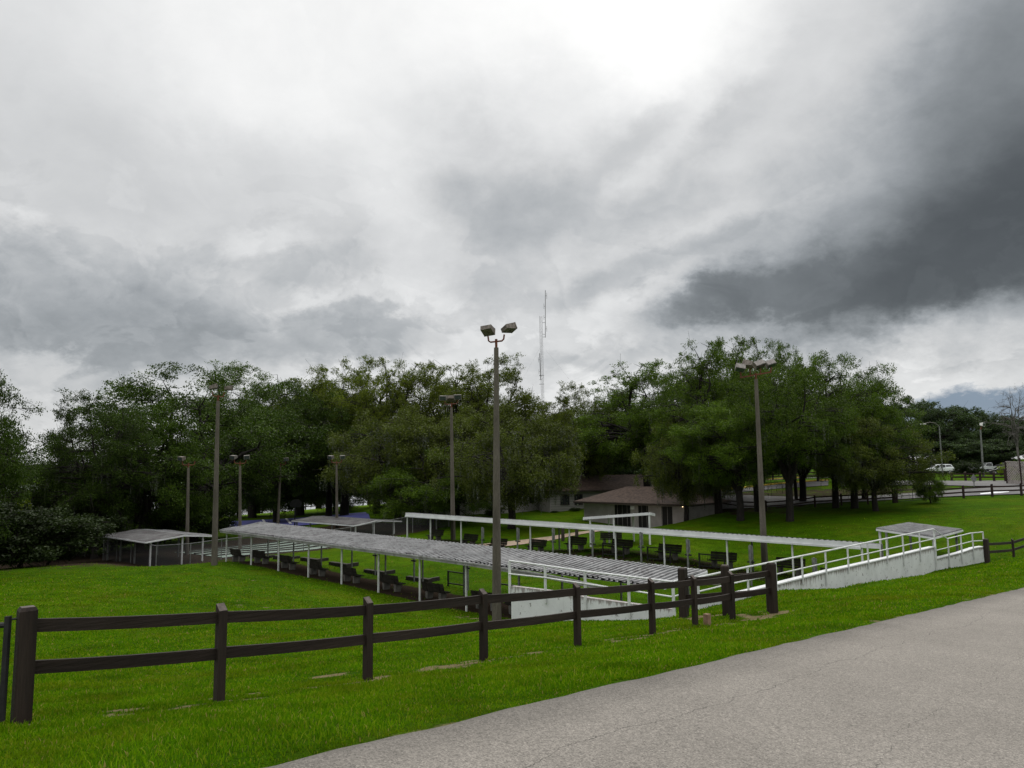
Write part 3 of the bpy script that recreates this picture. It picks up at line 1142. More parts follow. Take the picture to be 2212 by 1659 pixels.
b = MB(); b.tube(tp, .035, 8); b.build('top_rail', M['white'], rl)
b = MB(); b.tube([p + out * .035 for p in lp], .028, 8); b.build('mid_rail', M['white'], rl)
ret = [at(1482, 1247, 25.6), at(1482, 1281, 25.6)]
b = MB(); b.tube([tp[-1], ret[0]], .03, 8); b.tube([lp[-1], ret[1]], .028, 8)
b.tube([ret[0], Vector((ret[0].x, ret[0].y, G(ret[0].x, ret[0].y) - .1))], .035, 8)
b.build('return_rail', M['white'], rl)

RA, RB = at(1509, 1313, 26.2), at(2018, 1231, 41.2)
topx = [(1509, 1303), (1565, 1291), (1630, 1276), (1684, 1262.6), (1783, 1237), (1920, 1206.4), (2018, 1182.5)]
tops = dens([at_line(x, y, RA, RB) for x, y in topx], 3)
wd = (RB - RA); wd.z = 0; wd.normalize()
out = Vector((wd.y, -wd.x, 0))
if out.dot(-RA) < 0: out = -out
bots = [Vector((p.x, p.y, min(G(p.x, p.y), p.z - .1) - .5)) for p in tops]
r = empty('ramp_wall', RA, 'long stained white concrete wall rising to the right beside the lawn', 'wall')
wall('wall', r, tops, bots, .22, out, M['paintwall'])
capv = MB()
for a, c in zip(tops, tops[1:]):
    capv.beam(a - out * .11 + Vector((0, 0, .028)), c - out * .11 + Vector((0, 0, .028)), .30, .055)
capv.build('coping', M['fascia'], r)
RC = at(2124, 1213.6, 44)
t2 = dens([at_line(x, y, RB, RC) for x, y in ((2021, 1208.4), (2074, 1195.5), (2105, 1185), (2124, 1182))], 3)
wd2 = (RC - RB); wd2.z = 0; wd2.normalize()
out2 = Vector((wd2.y, -wd2.x, 0))
if out2.dot(-RB) < 0: out2 = -out2
bots = [Vector((p.x, p.y, G(p.x, p.y) - .5)) for p in t2]
r2 = empty('ramp_wall', RB, 'low stepped white concrete wall between the long wall and the right fence', 'wall')
wall('wall', r2, t2, bots, .22, out2, M['paintwall'])
capv = MB()
for a, c in zip(t2, t2[1:]):
    capv.beam(a - out2 * .11 + Vector((0, 0, .028)), c - out2 * .11 + Vector((0, 0, .028)), .30, .055)
capv.build('coping', M['fascia'], r2)

rl = empty('pipe_railing', RA, 'long white pipe railing climbing to the right along the stained white wall', 'railing')
o_ = out * .05


def lerp_y(tab, x):
    for (x0, y0), (x1, y1) in zip(tab, tab[1:]):
        if x <= x1:
            break
    return y0 + (y1 - y0) * (x - x0) / (x1 - x0)


TT = [(1505, 1247), (1570, 1233), (1792, 1188), (1946.6, 1156), (2014, 1142.5)]
MM = [(1505, 1278), (1570, 1262), (1682, 1238.5), (1792, 1213.4), (1946, 1179), (2014, 1164)]
LL = topx
pts = [at_line(x, y, RA, RB) + o_ for x, y in TT]
MB().tube(pts, .036, 8).build('top_rail', M['white'], rl)
pts = [at_line(x, y, RA, RB) + o_ for x, y in MM]
MB().tube(pts, .028, 8).build('mid_rail', M['white'], rl)
for x in (1505, 1557, 1612, 1672, 1729, 1780, 1828, 1871, 1912, 1947, 1983, 2015):
    t_ = at_line(x, lerp_y(TT, x), RA, RB) + o_
    l_ = at_line(x, lerp_y(LL, x) + 9, RA, RB) + o_
    w_ = .085 if x == 2015 else .06
    z0 = l_.z - (.35 if x in (1780, 1947, 1983) else .05)
    if x == 2015: z0 = G(t_.x, t_.y)
    MB().beam(Vector((t_.x, t_.y, z0)), t_, w_, w_, out).build('post', M['white'], rl)
rl = empty('pipe_railing', RB, 'lower white pipe railing over the stepped wall, dipping down from the long one', 'railing')
o_ = out2 * .05
TT = [(2015, 1143), (2044, 1163.5), (2094.4, 1151.6), (2121, 1149)]
MM = [(2021, 1188.5), (2045.5, 1182.6), (2098, 1168.8), (2122, 1167.6)]
LL = [(2021, 1208.4), (2074, 1195.5), (2105, 1185), (2124, 1182)]
MB().tube([at_line(x, y, RB, RC) + o_ for x, y in TT], .032, 8).build('top_rail', M['white'], rl)
MB().tube([at_line(x, y, RB, RC) + o_ for x, y in MM], .026, 8).build('mid_rail', M['white'], rl)
for x in (2045, 2073, 2098, 2121):
    t_ = at_line(x, lerp_y(TT, x), RB, RC) + o_
    l_ = at_line(x, lerp_y(LL, x) + 9, RB, RC) + o_
    MB().beam(Vector((t_.x, t_.y, l_.z - .35)), t_, .06, .06, out2).build('post', M['white'], rl)

# ------------------------------------------------------------------ shelters
def ribbed(A, D, B, C_, pitch, rib=.06, sag=0, n_cross=8, rag=0):
    """corrugated sheet; A-D near edge, B-C far edge, ribs run from near to far"""
    L = (D - A).length
    n = int(L / pitch)
    prof = []
    for i in range(n):
        prof += [(i / n, 0), ((i + .50) / n, 0), ((i + .56) / n, rib), ((i + .94) / n, rib)]
    prof.append((1, 0))
    v, f = [], []
    rg = 0
    for j, (t, h) in enumerate(prof):
        if j % 4 == 0: rg = random.uniform(-rag, rag)
        a, c = A.lerp(D, t), B.lerp(C_, t)
        dv = (a - c).normalized() * rg
        a = a + dv
        for k in range(n_cross + 1):
            p = a.lerp(c, k / n_cross)
            v.append((p.x, p.y, p.z + h + sag * math.sin(t * 9 + k) * .02))
    m = n_cross + 1
    for j in range(len(prof) - 1):
        for k in range(n_cross):
            f.append((j * m + k, (j + 1) * m + k, (j + 1) * m + k + 1, j * m + k + 1))
    b = MB()
    b.v, b.f = v, f
    dz = Vector((0, 0, -.035))
    b.quad(A + dz, B + dz, C_ + dz, D + dz)
    return b


# near shelter
A, D_ = at_v(476, 1145, 27.0), at_v(1424, 1268, 27.0)
B, C_ = at_v(561, 1129, 31.0), at_v(1526, 1233, 31.0)
r = empty('shelter', W(35, 29, -7.3), 'long low open shelter with stained ribbed metal roof nearest the road', 'shelter')
ribbed(A, D_, B, C_, .30, .075, 1, 8, .10).build('roof', M['roof'], r)
kn = [A, at_v(1010, 1214.5, 26.97), at_v(1180, 1241, 26.9), at_v(1334, 1272, 26.75)]
b = MB()
for a, c in zip(kn, kn[1:]):
    b.beam(a - Vector((0, 0, .10)), c - Vector((0, 0, .10)), .06, .15)
    b.beam(a + Vector((0, 0, -.01)) - VH * .05, c + Vector((0, 0, -.01)) - VH * .05, .05, .07)
b.build('front_beam', M['fascia_old'], r)
b = MB(); b.beam(B - Vector((0, 0, .06)) + VH * .05, C_ - Vector((0, 0, .06)) + VH * .05, .05, .16); b.build('rear_beam', M['fascia'], r)
b = MB(); b.beam(A - Vector((0, 0, .06)) + UH * .04, B - Vector((0, 0, .06)) + UH * .04, .05, .16); b.build('end_trim', M['fascia'], r)
b = MB(); b.beam(D_.lerp(C_, .08) - Vector((0, 0, .09)) - UH * .03, C_ - Vector((0, 0, .09)) - UH * .03, .05, .14); b.build('end_trim', M['fascia'], r)
us = [52.9 - 3.62 * i for i in range(11)]
for i, u in enumerate(us):
    for v_, e0, e1, mt in ((27.3, A, D_, 'white'), (30.7, B, C_, 'grey_steel')):  # rear posts greyed: shade under the roof put into their colour
        p = W(u, v_)
        t = (p - e0).dot((e1 - e0).normalized()) / (e1 - e0).length
        if v_ < 28 and u < 24: mt = 'grey_steel'
        zt = e0.lerp(e1, min(max(t, 0), 1)).z - .05
        MB().beam(Vector((p.x, p.y, G(p.x, p.y) - .2)), Vector((p.x, p.y, zt)), .08, .08, VH).build('post', M[mt], r)

# far shelter
A, D_ = at_v(877, 1108, 42.3), at_v(1859, 1173, 42.3)
drop = Vector((0, 0, -.40))
B, C_ = A + VH * 3.7 + drop, D_ + VH * 3.7 + drop
r = empty('shelter', W(33, 44, -7), 'long white edged open shelter across the court on thin white posts', 'shelter')
ribbed(A, D_, B, C_, .30, .05, 1).build('roof', M['roof'], r)
b = MB()
b.beam(A - VH * .04 - Vector((0, 0, .10)), D_ - VH * .04 - Vector((0, 0, .10)), .05, .24)
b.beam(A - VH * .08 - Vector((0, 0, .27)), D_ - VH * .08 - Vector((0, 0, .27)), .10, .11)
b.build('front_beam', M['fascia'], r)
b = MB(); b.beam(D_ - UH * .03 - Vector((0, 0, .12)), C_ - UH * .03 - Vector((0, 0, .12)), .05, .26); b.build('end_trim', M['fascia'], r)
b = MB(); b.beam(A + UH * .03 - Vector((0, 0, .12)), B + UH * .03 - Vector((0, 0, .12)), .05, .26); b.build('end_trim', M['fascia'], r)
b = MB(); b.beam(B - Vector((0, 0, .12)), C_ - Vector((0, 0, .12)), .05, .2); b.build('rear_beam', M['grey_steel'], r)
for x in (880, 930, 996, 1066, 1145, 1229, 1328, 1432, 1567, 1707, 1856):
    u = u_at(x, 42.45)
    p = W(u, 42.45)
    t = (A.dot(UH) - u) / (A.dot(UH) - D_.dot(UH))
    zt = A.lerp(D_, t).z - .3
    MB().beam(Vector((p.x, p.y, G(p.x, p.y) - .2)), Vector((p.x, p.y, zt)), .085, .085, VH).build('post', M['white'], r)
    if x in (880, 1145, 1567, 1856):
        p = W(u - .1, 45.8)
        MB().beam(Vector((p.x, p.y, G(p.x, p.y) - .2)), Vector((p.x, p.y, zt - .05)), .09, .09, VH).build('post', M['grey_steel'], r)


def gable_shelter(label, u0, u1, va, vr, vb, ze, zr, posts, ze2=None):
    r = empty('shelter', W(u0, vr, ze - 2.2), label, 'shelter')
    ze2 = ze if ze2 is None else ze2
    b1 = ribbed(W(u1, va, ze), W(u0, va, ze), W(u1, vr, zr), W(u0, vr, zr), .3, .045, 1)
    b1.build('roof_slope', M['roof_dirty'], r)
    b2 = ribbed(W(u0, vb, ze2), W(u1, vb, ze2), W(u0, vr, zr), W(u1, vr, zr), .3, .045, 1)
    b2.build('roof_slope', M['roof'], r)
    b = MB()
    b.beam(W(u0 - .03, va, ze - .05), W(u0 - .03, vr, zr - .05), .05, .11)
    b.beam(W(u0 - .03, vr, zr - .05), W(u0 - .03, vb, ze2 - .05), .05, .11)
    b.beam(W(u0, va - .03, ze - .05), W(u1, va - .03, ze - .05), .05, .10)
    b.build('edge_trim', M['fascia'], r)
    for u, v_ in posts:
        p = W(u, v_)
        f = (v_ - va) / (vr - va) if v_ < vr else (vb - v_) / (vb - vr)
        zt = (ze if v_ < vr else ze2) * (1 - f) + zr * f - .1
        MB().beam(Vector((p.x, p.y, G(p.x, p.y) - .2)), Vector((p.x, p.y, zt)), .11, .11, VH).build('post', M['white'] if u < u0 + 1 else M['grey_steel'], r)
    return r


e = at_u(315, 1171, 60.7); f_ = at_u(398, 1156, 60.7); g_ = at_u(462, 1157, 60.7)
gable_shelter('low gabled open shelter with mottled grey roof inside the chain link fence on the left', 60.7, 70.2, e.dot(VH), f_.dot(VH), g_.dot(VH), e.z, f_.z,
              [(61, e.dot(VH) + .5), (61, f_.dot(VH)), (61, g_.dot(VH) - .8), (64, e.dot(VH) + .5), (67, e.dot(VH) + .5), (69.8, e.dot(VH) + .5), (69.8, g_.dot(VH) - .8), (65.5, g_.dot(VH) - .8)], g_.z)
e = at_u(765, 1135, 60.7); f_ = at_u(812, 1124.2, 60.7); g_ = at_u(868, 1125.5, 60.7)
gable_shelter('matching gabled shelter in front of the blue court, behind the near shelter roof', 60.7, 72, e.dot(VH), f_.dot(VH), g_.dot(VH), e.z, f_.z,
              [(61, e.dot(VH) + .4), (61, f_.dot(VH)), (61, g_.dot(VH) - .8), (65, e.dot(VH) + .4), (69, e.dot(VH) + .4), (71.6, e.dot(VH) + .4), (71.6, g_.dot(VH) - .6)], g_.z)

# small flat shelter at the right
A, D_ = at(1893, 1143, 44), at(2017, 1161.5, 41.5)
Cc, Bb = at(2080, 1145, 47.3), at(1964, 1130.5, 49.5)
r = empty('shelter', Vector((A.x, A.y, -6.5)), 'small flat ribbed metal roof on white posts behind the right hand railing', 'shelter')
ribbed(Bb, A, Cc, D_, .36, .09, 0).build('roof', M['roof'], r)
b = MB()
for a, c in ((A, D_), (D_, Cc), (Cc, Bb), (Bb, A)):
    b.beam(a - Vector((0, 0, .045)), c - Vector((0, 0, .045)), .05, .10)
b.build('edge_trim', M['fascia'], r)
for k, (s, t) in enumerate(((.04, .03), (.96, .06), (.92, .9), (.05, .92), (.1, .12))):
    p = A.lerp(D_, s).lerp(Bb.lerp(Cc, s), t)
    MB().beam(Vector((p.x, p.y, G(p.x, p.y) - .2)), p - Vector((0, 0, .08)), .12, .12, VH).build('post', M['grey_steel' if k in (2, 3) else 'white'], r)

# little canopy before the hip roofed building
A, D_ = at(1260, 1118, 59.7), at(1403, 1107, 58)
bk = Vector((D_.y - A.y, A.x - D_.x, 0)).normalized()
if bk.y < 0: bk = -bk
B, C_ = A + bk * 3 + Vector((0, 0, -.3)), D_ + bk * 3 + Vector((0, 0, -.3))
r = empty('shelter', Vector((A.x, A.y, -6.7)), 'small tilted white edged canopy over a bench in front of the hip roofed building', 'shelter')
ribbed(A, D_, B, C_, .3, .04, 0).build('roof', M['roof'], r)
b = MB()
b.beam(A - Vector((0, 0, .07)), D_ - Vector((0, 0, .10)), .06, .2)
b.beam(D_ - Vector((0, 0, .1)), C_ - Vector((0, 0, .1)), .06, .2)
b.beam(A - Vector((0, 0, .1)), B - Vector((0, 0, .1)), .06, .2)
b.build('edge_trim', M['fascia'], r)
for x, dd in ((1274, 0), (1325, 0), (1402, 0), (1355, 2.7), (1300, 2.7)):
    p = at_line(x, 1120, A, D_) + bk * (dd + .1)
    t = min(1, max(0, (p - A).dot((D_ - A).normalized()) / (D_ - A).length))
    MB().beam(Vector((p.x, p.y, G(p.x, p.y) - .2)), Vector((p.x, p.y, A.lerp(D_, t).z - .1)), .10, .10, VH).build('post', M['white'], r)

# ------------------------------------------------------------------ benches
def make_bench():
    r = empty('park_bench', (0, 0, 0), 'bench', 'bench', None)
    b = MB()
    for k, y in enumerate((-.02, .14, .30)):
        b.box((0, y, .44), (1.75, .14, .045))
    b.build('seat', M['plank'], r, False)
    b = MB()
    tilt = Vector((0, -.26, .97)).normalized()
    yv = Vector((0, .97, .26)).normalized()
    for k in range(3):
        c = Vector((0, -.14, .47)) + tilt * (.08 + .165 * k)
        b.box(c, (1.75, .04, .152), (1, 0, 0), yv, tilt)
    for x in (-.5, .5):
        c = Vector((x, -.175, .50)) + tilt * .21
        b.box(c, (.07, .04, .52), (1, 0, 0), yv, tilt)
    b.build('backrest', M['plank'], r, False)
    for x in (-.52, .52):
        b = MB()
        b.hexa([Vector(q) for q in ((x - .09, -.14, -.15), (x + .09, -.14, -.15), (x + .08, .20, -.15), (x - .08, .20, -.15))],
               [Vector(q) for q in ((x - .09, -.18, .41), (x + .09, -.18, .41), (x + .09, .34, .41), (x - .09, .34, .41))])
        b.build('leg', M['bench_leg'], r, False)
    return r


bench0 = make_bench()
used = False


def put_bench(p, rz, label, group):
    global used
    o = bench0 if not used else copy_tree(bench0)
    used = True
    o.location = Gp(p)
    o.rotation_euler = (0, 0, rz)
    tag(o, label, 'bench', group)
    return o


RZ = math.atan2(.664, -.748)
for i, x in enumerate((517, 566, 624, 687, 760, 846, 940, 1049, 1120)):
    v_ = 28.5
    lab = ['dark slatted bench at the left end of the near shelter beside the left light pole',
           'dark bench with its back to the road, second from the left under the near shelter',
           'dark bench, third from the left under the near shelter roof', 'dark bench, fourth from the left under the near shelter roof',
           'dark bench halfway along the near shelter, fifth from its left end', 'dark bench just left of the black pit frame, sixth under the near shelter',
           'dark bench above the near fence rail, in front of the black mesh frame', 'dark bench hidden mostly by the nearest light pole, under the near shelter',
           'dark bench between the nearest light pole and the white wall stub'][i]
    put_bench(W(u_at(x, v_), v_), RZ + math.pi + random.uniform(-.05, .05), lab, 'benches under the near shelter')
for i, x in enumerate((940, 1013, 1074, 1157, 1242, 1339, 1441, 1556, 1699)):
    v_ = 44.3
    lab = ['dim slatted bench at the left end of the far shelter beside the light pole', 'dim slatted bench, second from the left under the far shelter',
           'slatted bench partly behind the nearest light pole, under the far shelter', 'slatted bench at the end of the footpath, under the far shelter',
           'slatted bench with the footpath behind it, fifth under the far shelter', 'slatted bench in front of the raised canopy bench, under the far shelter',
           'slatted bench beside a black frame, third from the right under the far shelter', 'slatted bench beside a black frame, second from the right under the far shelter',
           'slatted bench at the right end of the far shelter, behind the pipe railing'][i]
    put_bench(W(u_at(x, v_), v_), RZ + random.uniform(-.05, .05), lab, 'benches under the far shelter')
put_bench(at(1320, 1178, 60.5), RZ + .5, 'dark bench standing alone under the small tilted canopy', None)

# ------------------------------------------------------------------ pits: score boards, frames, kerbs
def make_score():
    r = empty('score_post', (0, 0, 0), 'score', 'score post')
    MB().box((0, 0, 1.05), (.085, .085, 2.5)).build('post', M['grey_steel'], r, False)
    MB().box((0, -.07, 1.85), (.26, .035, .8)).build('score_panel', M['grey_steel'], r, False)
    b = MB(); b.box((0, -.05, 1.33), (.42, .09, .09)); b.build('peg_bar', M['black'], r, False)
    return r


sc0 = make_score()
su = False
for i, x in enumerate((1041, 1117, 1193, 1278, 1382, 1482, 1616, 1752)):
    o = sc0 if not su else copy_tree(sc0)
    su = True
    o.location = Gp(W(u_at(x, 41.3), 41.3))
    o.rotation_euler = (0, 0, RZ + random.uniform(-.08, .08))
    tag(o, 'grey score post with narrow panel, %s from the left along the far shelter front' % ORD[i], 'score post', 'score posts along the far shelter')
for i, x in enumerate((806, 889, 1004)):
    o = copy_tree(sc0)
    o.location = Gp(W(u_at(x + 6, 31.9), 31.9))
    o.rotation_euler = (0, 0, RZ + math.pi)
    tag(o, ['grey score post seen edge on by the sixth white post of the near shelter', 'grey score post on the court side left of the black mesh frame', 'grey score post right behind the black mesh frame of the near shelter'][i], 'score post', 'score posts along the near shelter')


def make_frame():
    r = empty('pit_frame', (0, 0, 0), 'frame', 'pit frame')
    b = MB()
    for x in (-.85, .85):
        b.box((x, 0, .4), (.08, .08, 1.1))
    b.box((0, 0, .9), (1.62, .06, .07))
    b.box((0, 0, .18), (1.62, .06, .07))
    b.build('frame', M['black'], r, False)
    m = MB()
    for k in range(14):
        m.box((-.75 + k * .115, 0, .54), (.012, .012, .64))
    m.build('wire_mesh', M['mesh'], r, False)
    return r


fr0 = make_frame()
fu = False
for x, v_, lab in ((988, 32.2, 'black pit frame with wire mesh standing behind the near shelter posts'), (1322, 43.0, 'black pit frame left of the bench below the raised canopy bench'),
                   (1420, 43.0, 'black pit frame beside the third bench from the right in the far row'), (1533, 43.0, 'black pit frame beside the second bench from the right in the far row'),
                   (1800, 43.2, 'black pit frame at the right end of the court, behind the pipe railing'), (1098, 30.9, 'black pit frame between the nearest light pole and the white wall stub')):
    o = fr0 if not fu else copy_tree(fr0)
    fu = True
    o.location = Gp(W(u_at(x, v_), v_))
    o.rotation_euler = (0, 0, RZ)
    tag(o, lab, 'pit frame', 'black pit frames')
for i, x in enumerate((960, 1047, 1124, 1208, 1302, 1405, 1523, 1672)):
    u = u_at(x, 40.8)
    p = Gp(W(u, 40.8))
    b = MB()
    b.box(p + Vector((0, 0, .10)), (1.5, .22, .36), UH)
    b.box(p - UH * .68 + VH * .62 + Vector((0, 0, .08)), (.18, 1.0, .32), UH)
    b.box(p + UH * .68 + VH * .62 + Vector((0, 0, .08)), (.18, 1.0, .32), UH)
    single(b.build('pit_kerb', M['pad']), 'mossy concrete kerb round a sand pit, %s from the left before the far benches' % ORD[i], 'pit kerb', 'pit kerbs')
for i, x in enumerate((560, 612, 672, 735, 812, 905)):
    u = u_at(x, 32.2)
    p = Gp(W(u, 32.2))
    b = MB()
    b.box(p + Vector((0, 0, .0)), (2.2, .35, .5), UH)
    b.box(p - UH * .7 + VH * .62 + Vector((0, 0, .08)), (.18, 1.0, .3), UH)
    single(b.build('pit_kerb', M['plank']), 'dark timber pit edge behind the %s bench from the left of the near shelter' % ORD[i], 'pit kerb', 'pit kerbs')

# ------------------------------------------------------------------ light poles
def flood_box(c, ax, up, size, mat, root):
    """a tapered floodlight housing with its glass; ax = the way it points"""
    ax, up = ax.normalized(), up.normalized()
    side = ax.cross(up).normalized()
    up = side.cross(ax).normalized()
    w, h, l = size
    b = MB()
    def pt(s, u_, a):
        return c + side * s + up * u_ + ax * a
    back = [pt(-w * .5, -h * .32, -l * .5), pt(w * .5, -h * .32, -l * .5), pt(w * .5, h * .32, -l * .5), pt(-w * .5, h * .32, -l * .5)]
    frnt = [pt(-w * .5, -h * .5, l * .42), pt(w * .5, -h * .5, l * .42), pt(w * .5, h * .5, l * .42), pt(-w * .5, h * .5, l * .42)]
    b.hexa(back, frnt)
    rim = [p + ax * .005 for p in frnt]
    b.hexa([c + (p - c) * 1.04 for p in rim], [c + (p - c) * 1.04 + ax * l * .08 for p in rim])
    fb = b.build('floodlight', mat, root)
    g = MB()
    q = [pt(s * w * .42, t * h * .42, l * .55) for s, t in ((-1, -1), (1, -1), (1, 1), (-1, 1))]
    q2 = [p + ax * .012 for p in q]
    g.hexa(q, q2)
    g.build('glass', M['flood_glass'], fb)
    return fb


def pole(label, bx, by, D, tx, ty, w0, w1, heads, arm=.62, mat_h='flood', group='floodlight poles'):
    base = at(bx, by, D)
    base.z = G(base.x, base.y)
    t = at(tx, ty, D)
    r = empty('light_pole', base, label, 'light pole', group)
    b = MB()
    n = 8
    vs = []
    for p, w in ((base - Vector((0, 0, .4)), w0), (t, w1)):
        for j in range(8):
            a = math.pi / 4 * j + math.pi / 8 + .5
            rr = w / 2 / math.cos(math.pi / 8) * (1.0 if j % 2 else 1.0)
            # a square section with chamfered corners
            vs.append(tuple(p + Vector((math.cos(a) * rr, math.sin(a) * rr, 0))))
    b.v = vs
    b.f = [(j, (j + 1) % 8, 8 + (j + 1) % 8, 8 + j) for j in range(8)] + [tuple(range(8, 16))]
    b.build('shaft', M['concrete'], r)
    MB().tube([t - Vector((0, 0, .05)), t + Vector((0, 0, .42))], w1 * .30, 10).build('sleeve', M['rust'], r)
    return r, t


def yoke(r, t, dirv, arm, z=.36, drop=.0, mat='rust', rise=.34):
    b = MB()
    L, Rr = [], []
    for s, dz in ((-1, -drop), (1, drop)):
        pts = [t + Vector((0, 0, z))]
        pts.append(t + dirv * (s * arm * .7) + Vector((0, 0, z + dz * .7)))
        pts.append(t + dirv * (s * arm * .93) + Vector((0, 0, z + .08 + dz)))
        pts.append(t + dirv * (s * arm) + Vector((0, 0, z + rise + dz)))
        b.tube(pts, .042, 8)
    b.build('bracket', M[mat], r)
    return t + dirv * -arm + Vector((0, 0, z + rise - drop)), t + dirv * arm + Vector((0, 0, z + rise + drop))


CR = Vector((1, 0, 0))
# nearest pole
r, t = pole('tall tapered concrete light pole nearest the road with two tilted floodlights', 1073, 1344, 35, 1072, 751, .42, .205, 2)
a, c = yoke(r, t, Vector((.95, .3, 0)).normalized(), .41, .30, .06, 'rust', .30)
flood_box(a + Vector((-.02, .25, .36)), Vector((.35, .9, -.35)), Vector((0, .3, 1)), (.55, .34, .54), M['flood'], r)
flood_box(c + Vector((.22, .22, .36)), Vector((.85, .62, .18)), Vector((-.45, .1, 1)), (.52, .33, .58), M['flood'], r)
# far right court pole with four lamps
r, t = pole('tall concrete light pole with a rusty crossarm of four floodlights before the oaks', 1653, 1238, 48, 1633, 819, .43, .22, 4)
cd = Vector((.93, .38, 0)).normalized()
b = MB()
b.beam(t + cd * -1.28 + Vector((0, 0, .06)), t + cd * 1.28 + Vector((0, 0, .52)), .09, .09)
b.tube([t + cd * 1.26 + Vector((0, 0, .5)), t + cd * 1.33 + Vector((0, 0, .85))], .05, 6)
b.tube([t + cd * -1.2 + Vector((0, 0, .05)), t + cd * -1.25 + Vector((0, 0, .5))], .05, 6)
b.tube([t + cd * -.45 + Vector((0, 0, .2)), t + cd * -.45 + Vector((0, 0, .7))], .045, 6)
b.tube([t + cd * .4 + Vector((0, 0, .3)), t + cd * .4 + Vector((0, 0, .75))], .045, 6)
b.build('crossarm', M['rust'], r)
flood_box(t + cd * -1.28 + Vector((0, -.1, .72)), Vector((-.25, -.5, -.85)), Vector((0, -.9, .4)), (.60, .42, .40), M['flood_pale'], r)
flood_box(t + cd * -.55 + Vector((0, -.15, .95)), Vector((-.6, .8, .25)), Vector((.6, 0, 1)), (.5, .42, .7), M['flood'], r)
flood_box(t + cd * .35 + Vector((0, .1, 1.02)), Vector((.35, -.5, -.8)), Vector((0, -.9, .4)), (.68, .48, .42), M['flood_pale'], r)
flood_box(t + cd * 1.30 + Vector((0, .1, 1.12)), Vector((.3, -.5, -.85)), Vector((0, -.9, .4)), (.60, .42, .40), M['flood_pale'], r)
# left court pole
r, t = pole('tall concrete light pole at the left end of the near shelter, lamps seen end on', 463, 1221, 52.5, 471, 866, .42, .22, 2)
a, c = yoke(r, t, Vector((.5, .86, 0)).normalized(), .5, .32, 0)
flood_box(a + Vector((.05, 0, .3)), Vector((.8, .35, .3)), Vector((-.3, 0, 1)), (.52, .32, .56), M['flood'], r)
flood_box(c + Vector((.3, 0, .3)), Vector((.9, .3, .1)), Vector((-.1, 0, 1)), (.52, .32, .56), M['flood'], r)
# back left court pole
r, t = pole('tall concrete light pole in front of the mossy oaks left of the nearest pole', 979, 1165, 66.5, 975, 880, .42, .22, 2)
a, c = yoke(r, t, Vector((.98, .1, 0)), .62, .3, .05)
flood_box(a + Vector((-.1, 0, .3)), Vector((-.2, -.95, -.3)), Vector((0, -.3, 1)), (.66, .42, .5), M['flood_pale'], r)
flood_box(c + Vector((-.05, 0, .3)), Vector((.15, -.95, -.3)), Vector((0, -.3, 1)), (.66, .42, .5), M['flood_pale'], r)
flood_box(t + Vector((-.05, .5, .9)), Vector((0, .95, -.3)), Vector((0, .3, 1)), (.7, .45, .6), M['flood'], r)
# four shorter poles round the other courts
for bx, by, D, tx, ty, lab, hd in ((518.5, 1186, 71, 518.5, 1006, 'shorter light pole with a pale twin lamp rising between the left pole and shelter roof', 'flood_pale'),
                                   (728, 1166, 80, 727, 1004, 'shorter light pole with twin lamps in front of the dark oak trunk', 'flood_pale'),
                                   (404, 1198, 67, 407, 1010, 'dim shorter light pole behind the left gabled shelter', 'flood'),
                                   (599, 1150, 84, 606, 1008, 'dark thin light pole deep in the tree shade by the blue court', 'flood')):
    r, t = pole(lab, bx, by, D, tx, ty, .34, .2, 2)
    a, c = yoke(r, t, Vector((1, .08, 0)).normalized(), .56, .22, 0, 'rust', .35)
    flood_box(a + Vector((-.06, 0, .28)), Vector((-.3, -.9, -.25)), Vector((0, -.25, 1)), (.52, .36, .46), M[hd], r)
    if lab[0:3] != 'dim':
        flood_box(c + Vector((.06, 0, .28)), Vector((.3, -.9, -.25)), Vector((0, -.25, 1)), (.52, .36, .46), M[hd], r)
# street lamps far right
p = Gp(at(2036, 1021, 128)); t = at(2029, 921, 128)
r = empty('street_lamp', p, 'thin far street lamp with curved arm behind the white estate car', 'street lamp', 'street lamps by the car park')
MB().tube([p, t], [.13, .09], 8).build('shaft', M['grey_steel'], r)
MB().tube([t, t + Vector((-.6, 0, .55)), t + Vector((-1.6, 0, .75)), t + Vector((-2.6, 0, .5))], .05, 6).build('arm', M['flood_pale'], r)
b = MB(); b.box(t + Vector((-2.8, 0, .44)), (.9, .3, .16)); b.build('lamp_head', M['farwhite'], r)
p = Gp(at(2124, 1023, 122)); t = at(2118, 928, 122)
r = empty('street_lamp', p, 'far grey light pole with one pale box lamp near the right edge', 'street lamp', 'street lamps by the car park')
MB().tube([p, t], [.17, .12], 8).build('shaft', M['grey_steel'], r)
b = MB(); b.beam(t, t + Vector((.3, 0, .6)), .15, .15); b.build('arm', M['rust'], r)
flood_box(t + Vector((.3, -.1, .85)), Vector((.4, -.9, -.1)), Vector((.2, 0, 1)), (.62, .58, .5), M['farwhite'], r)

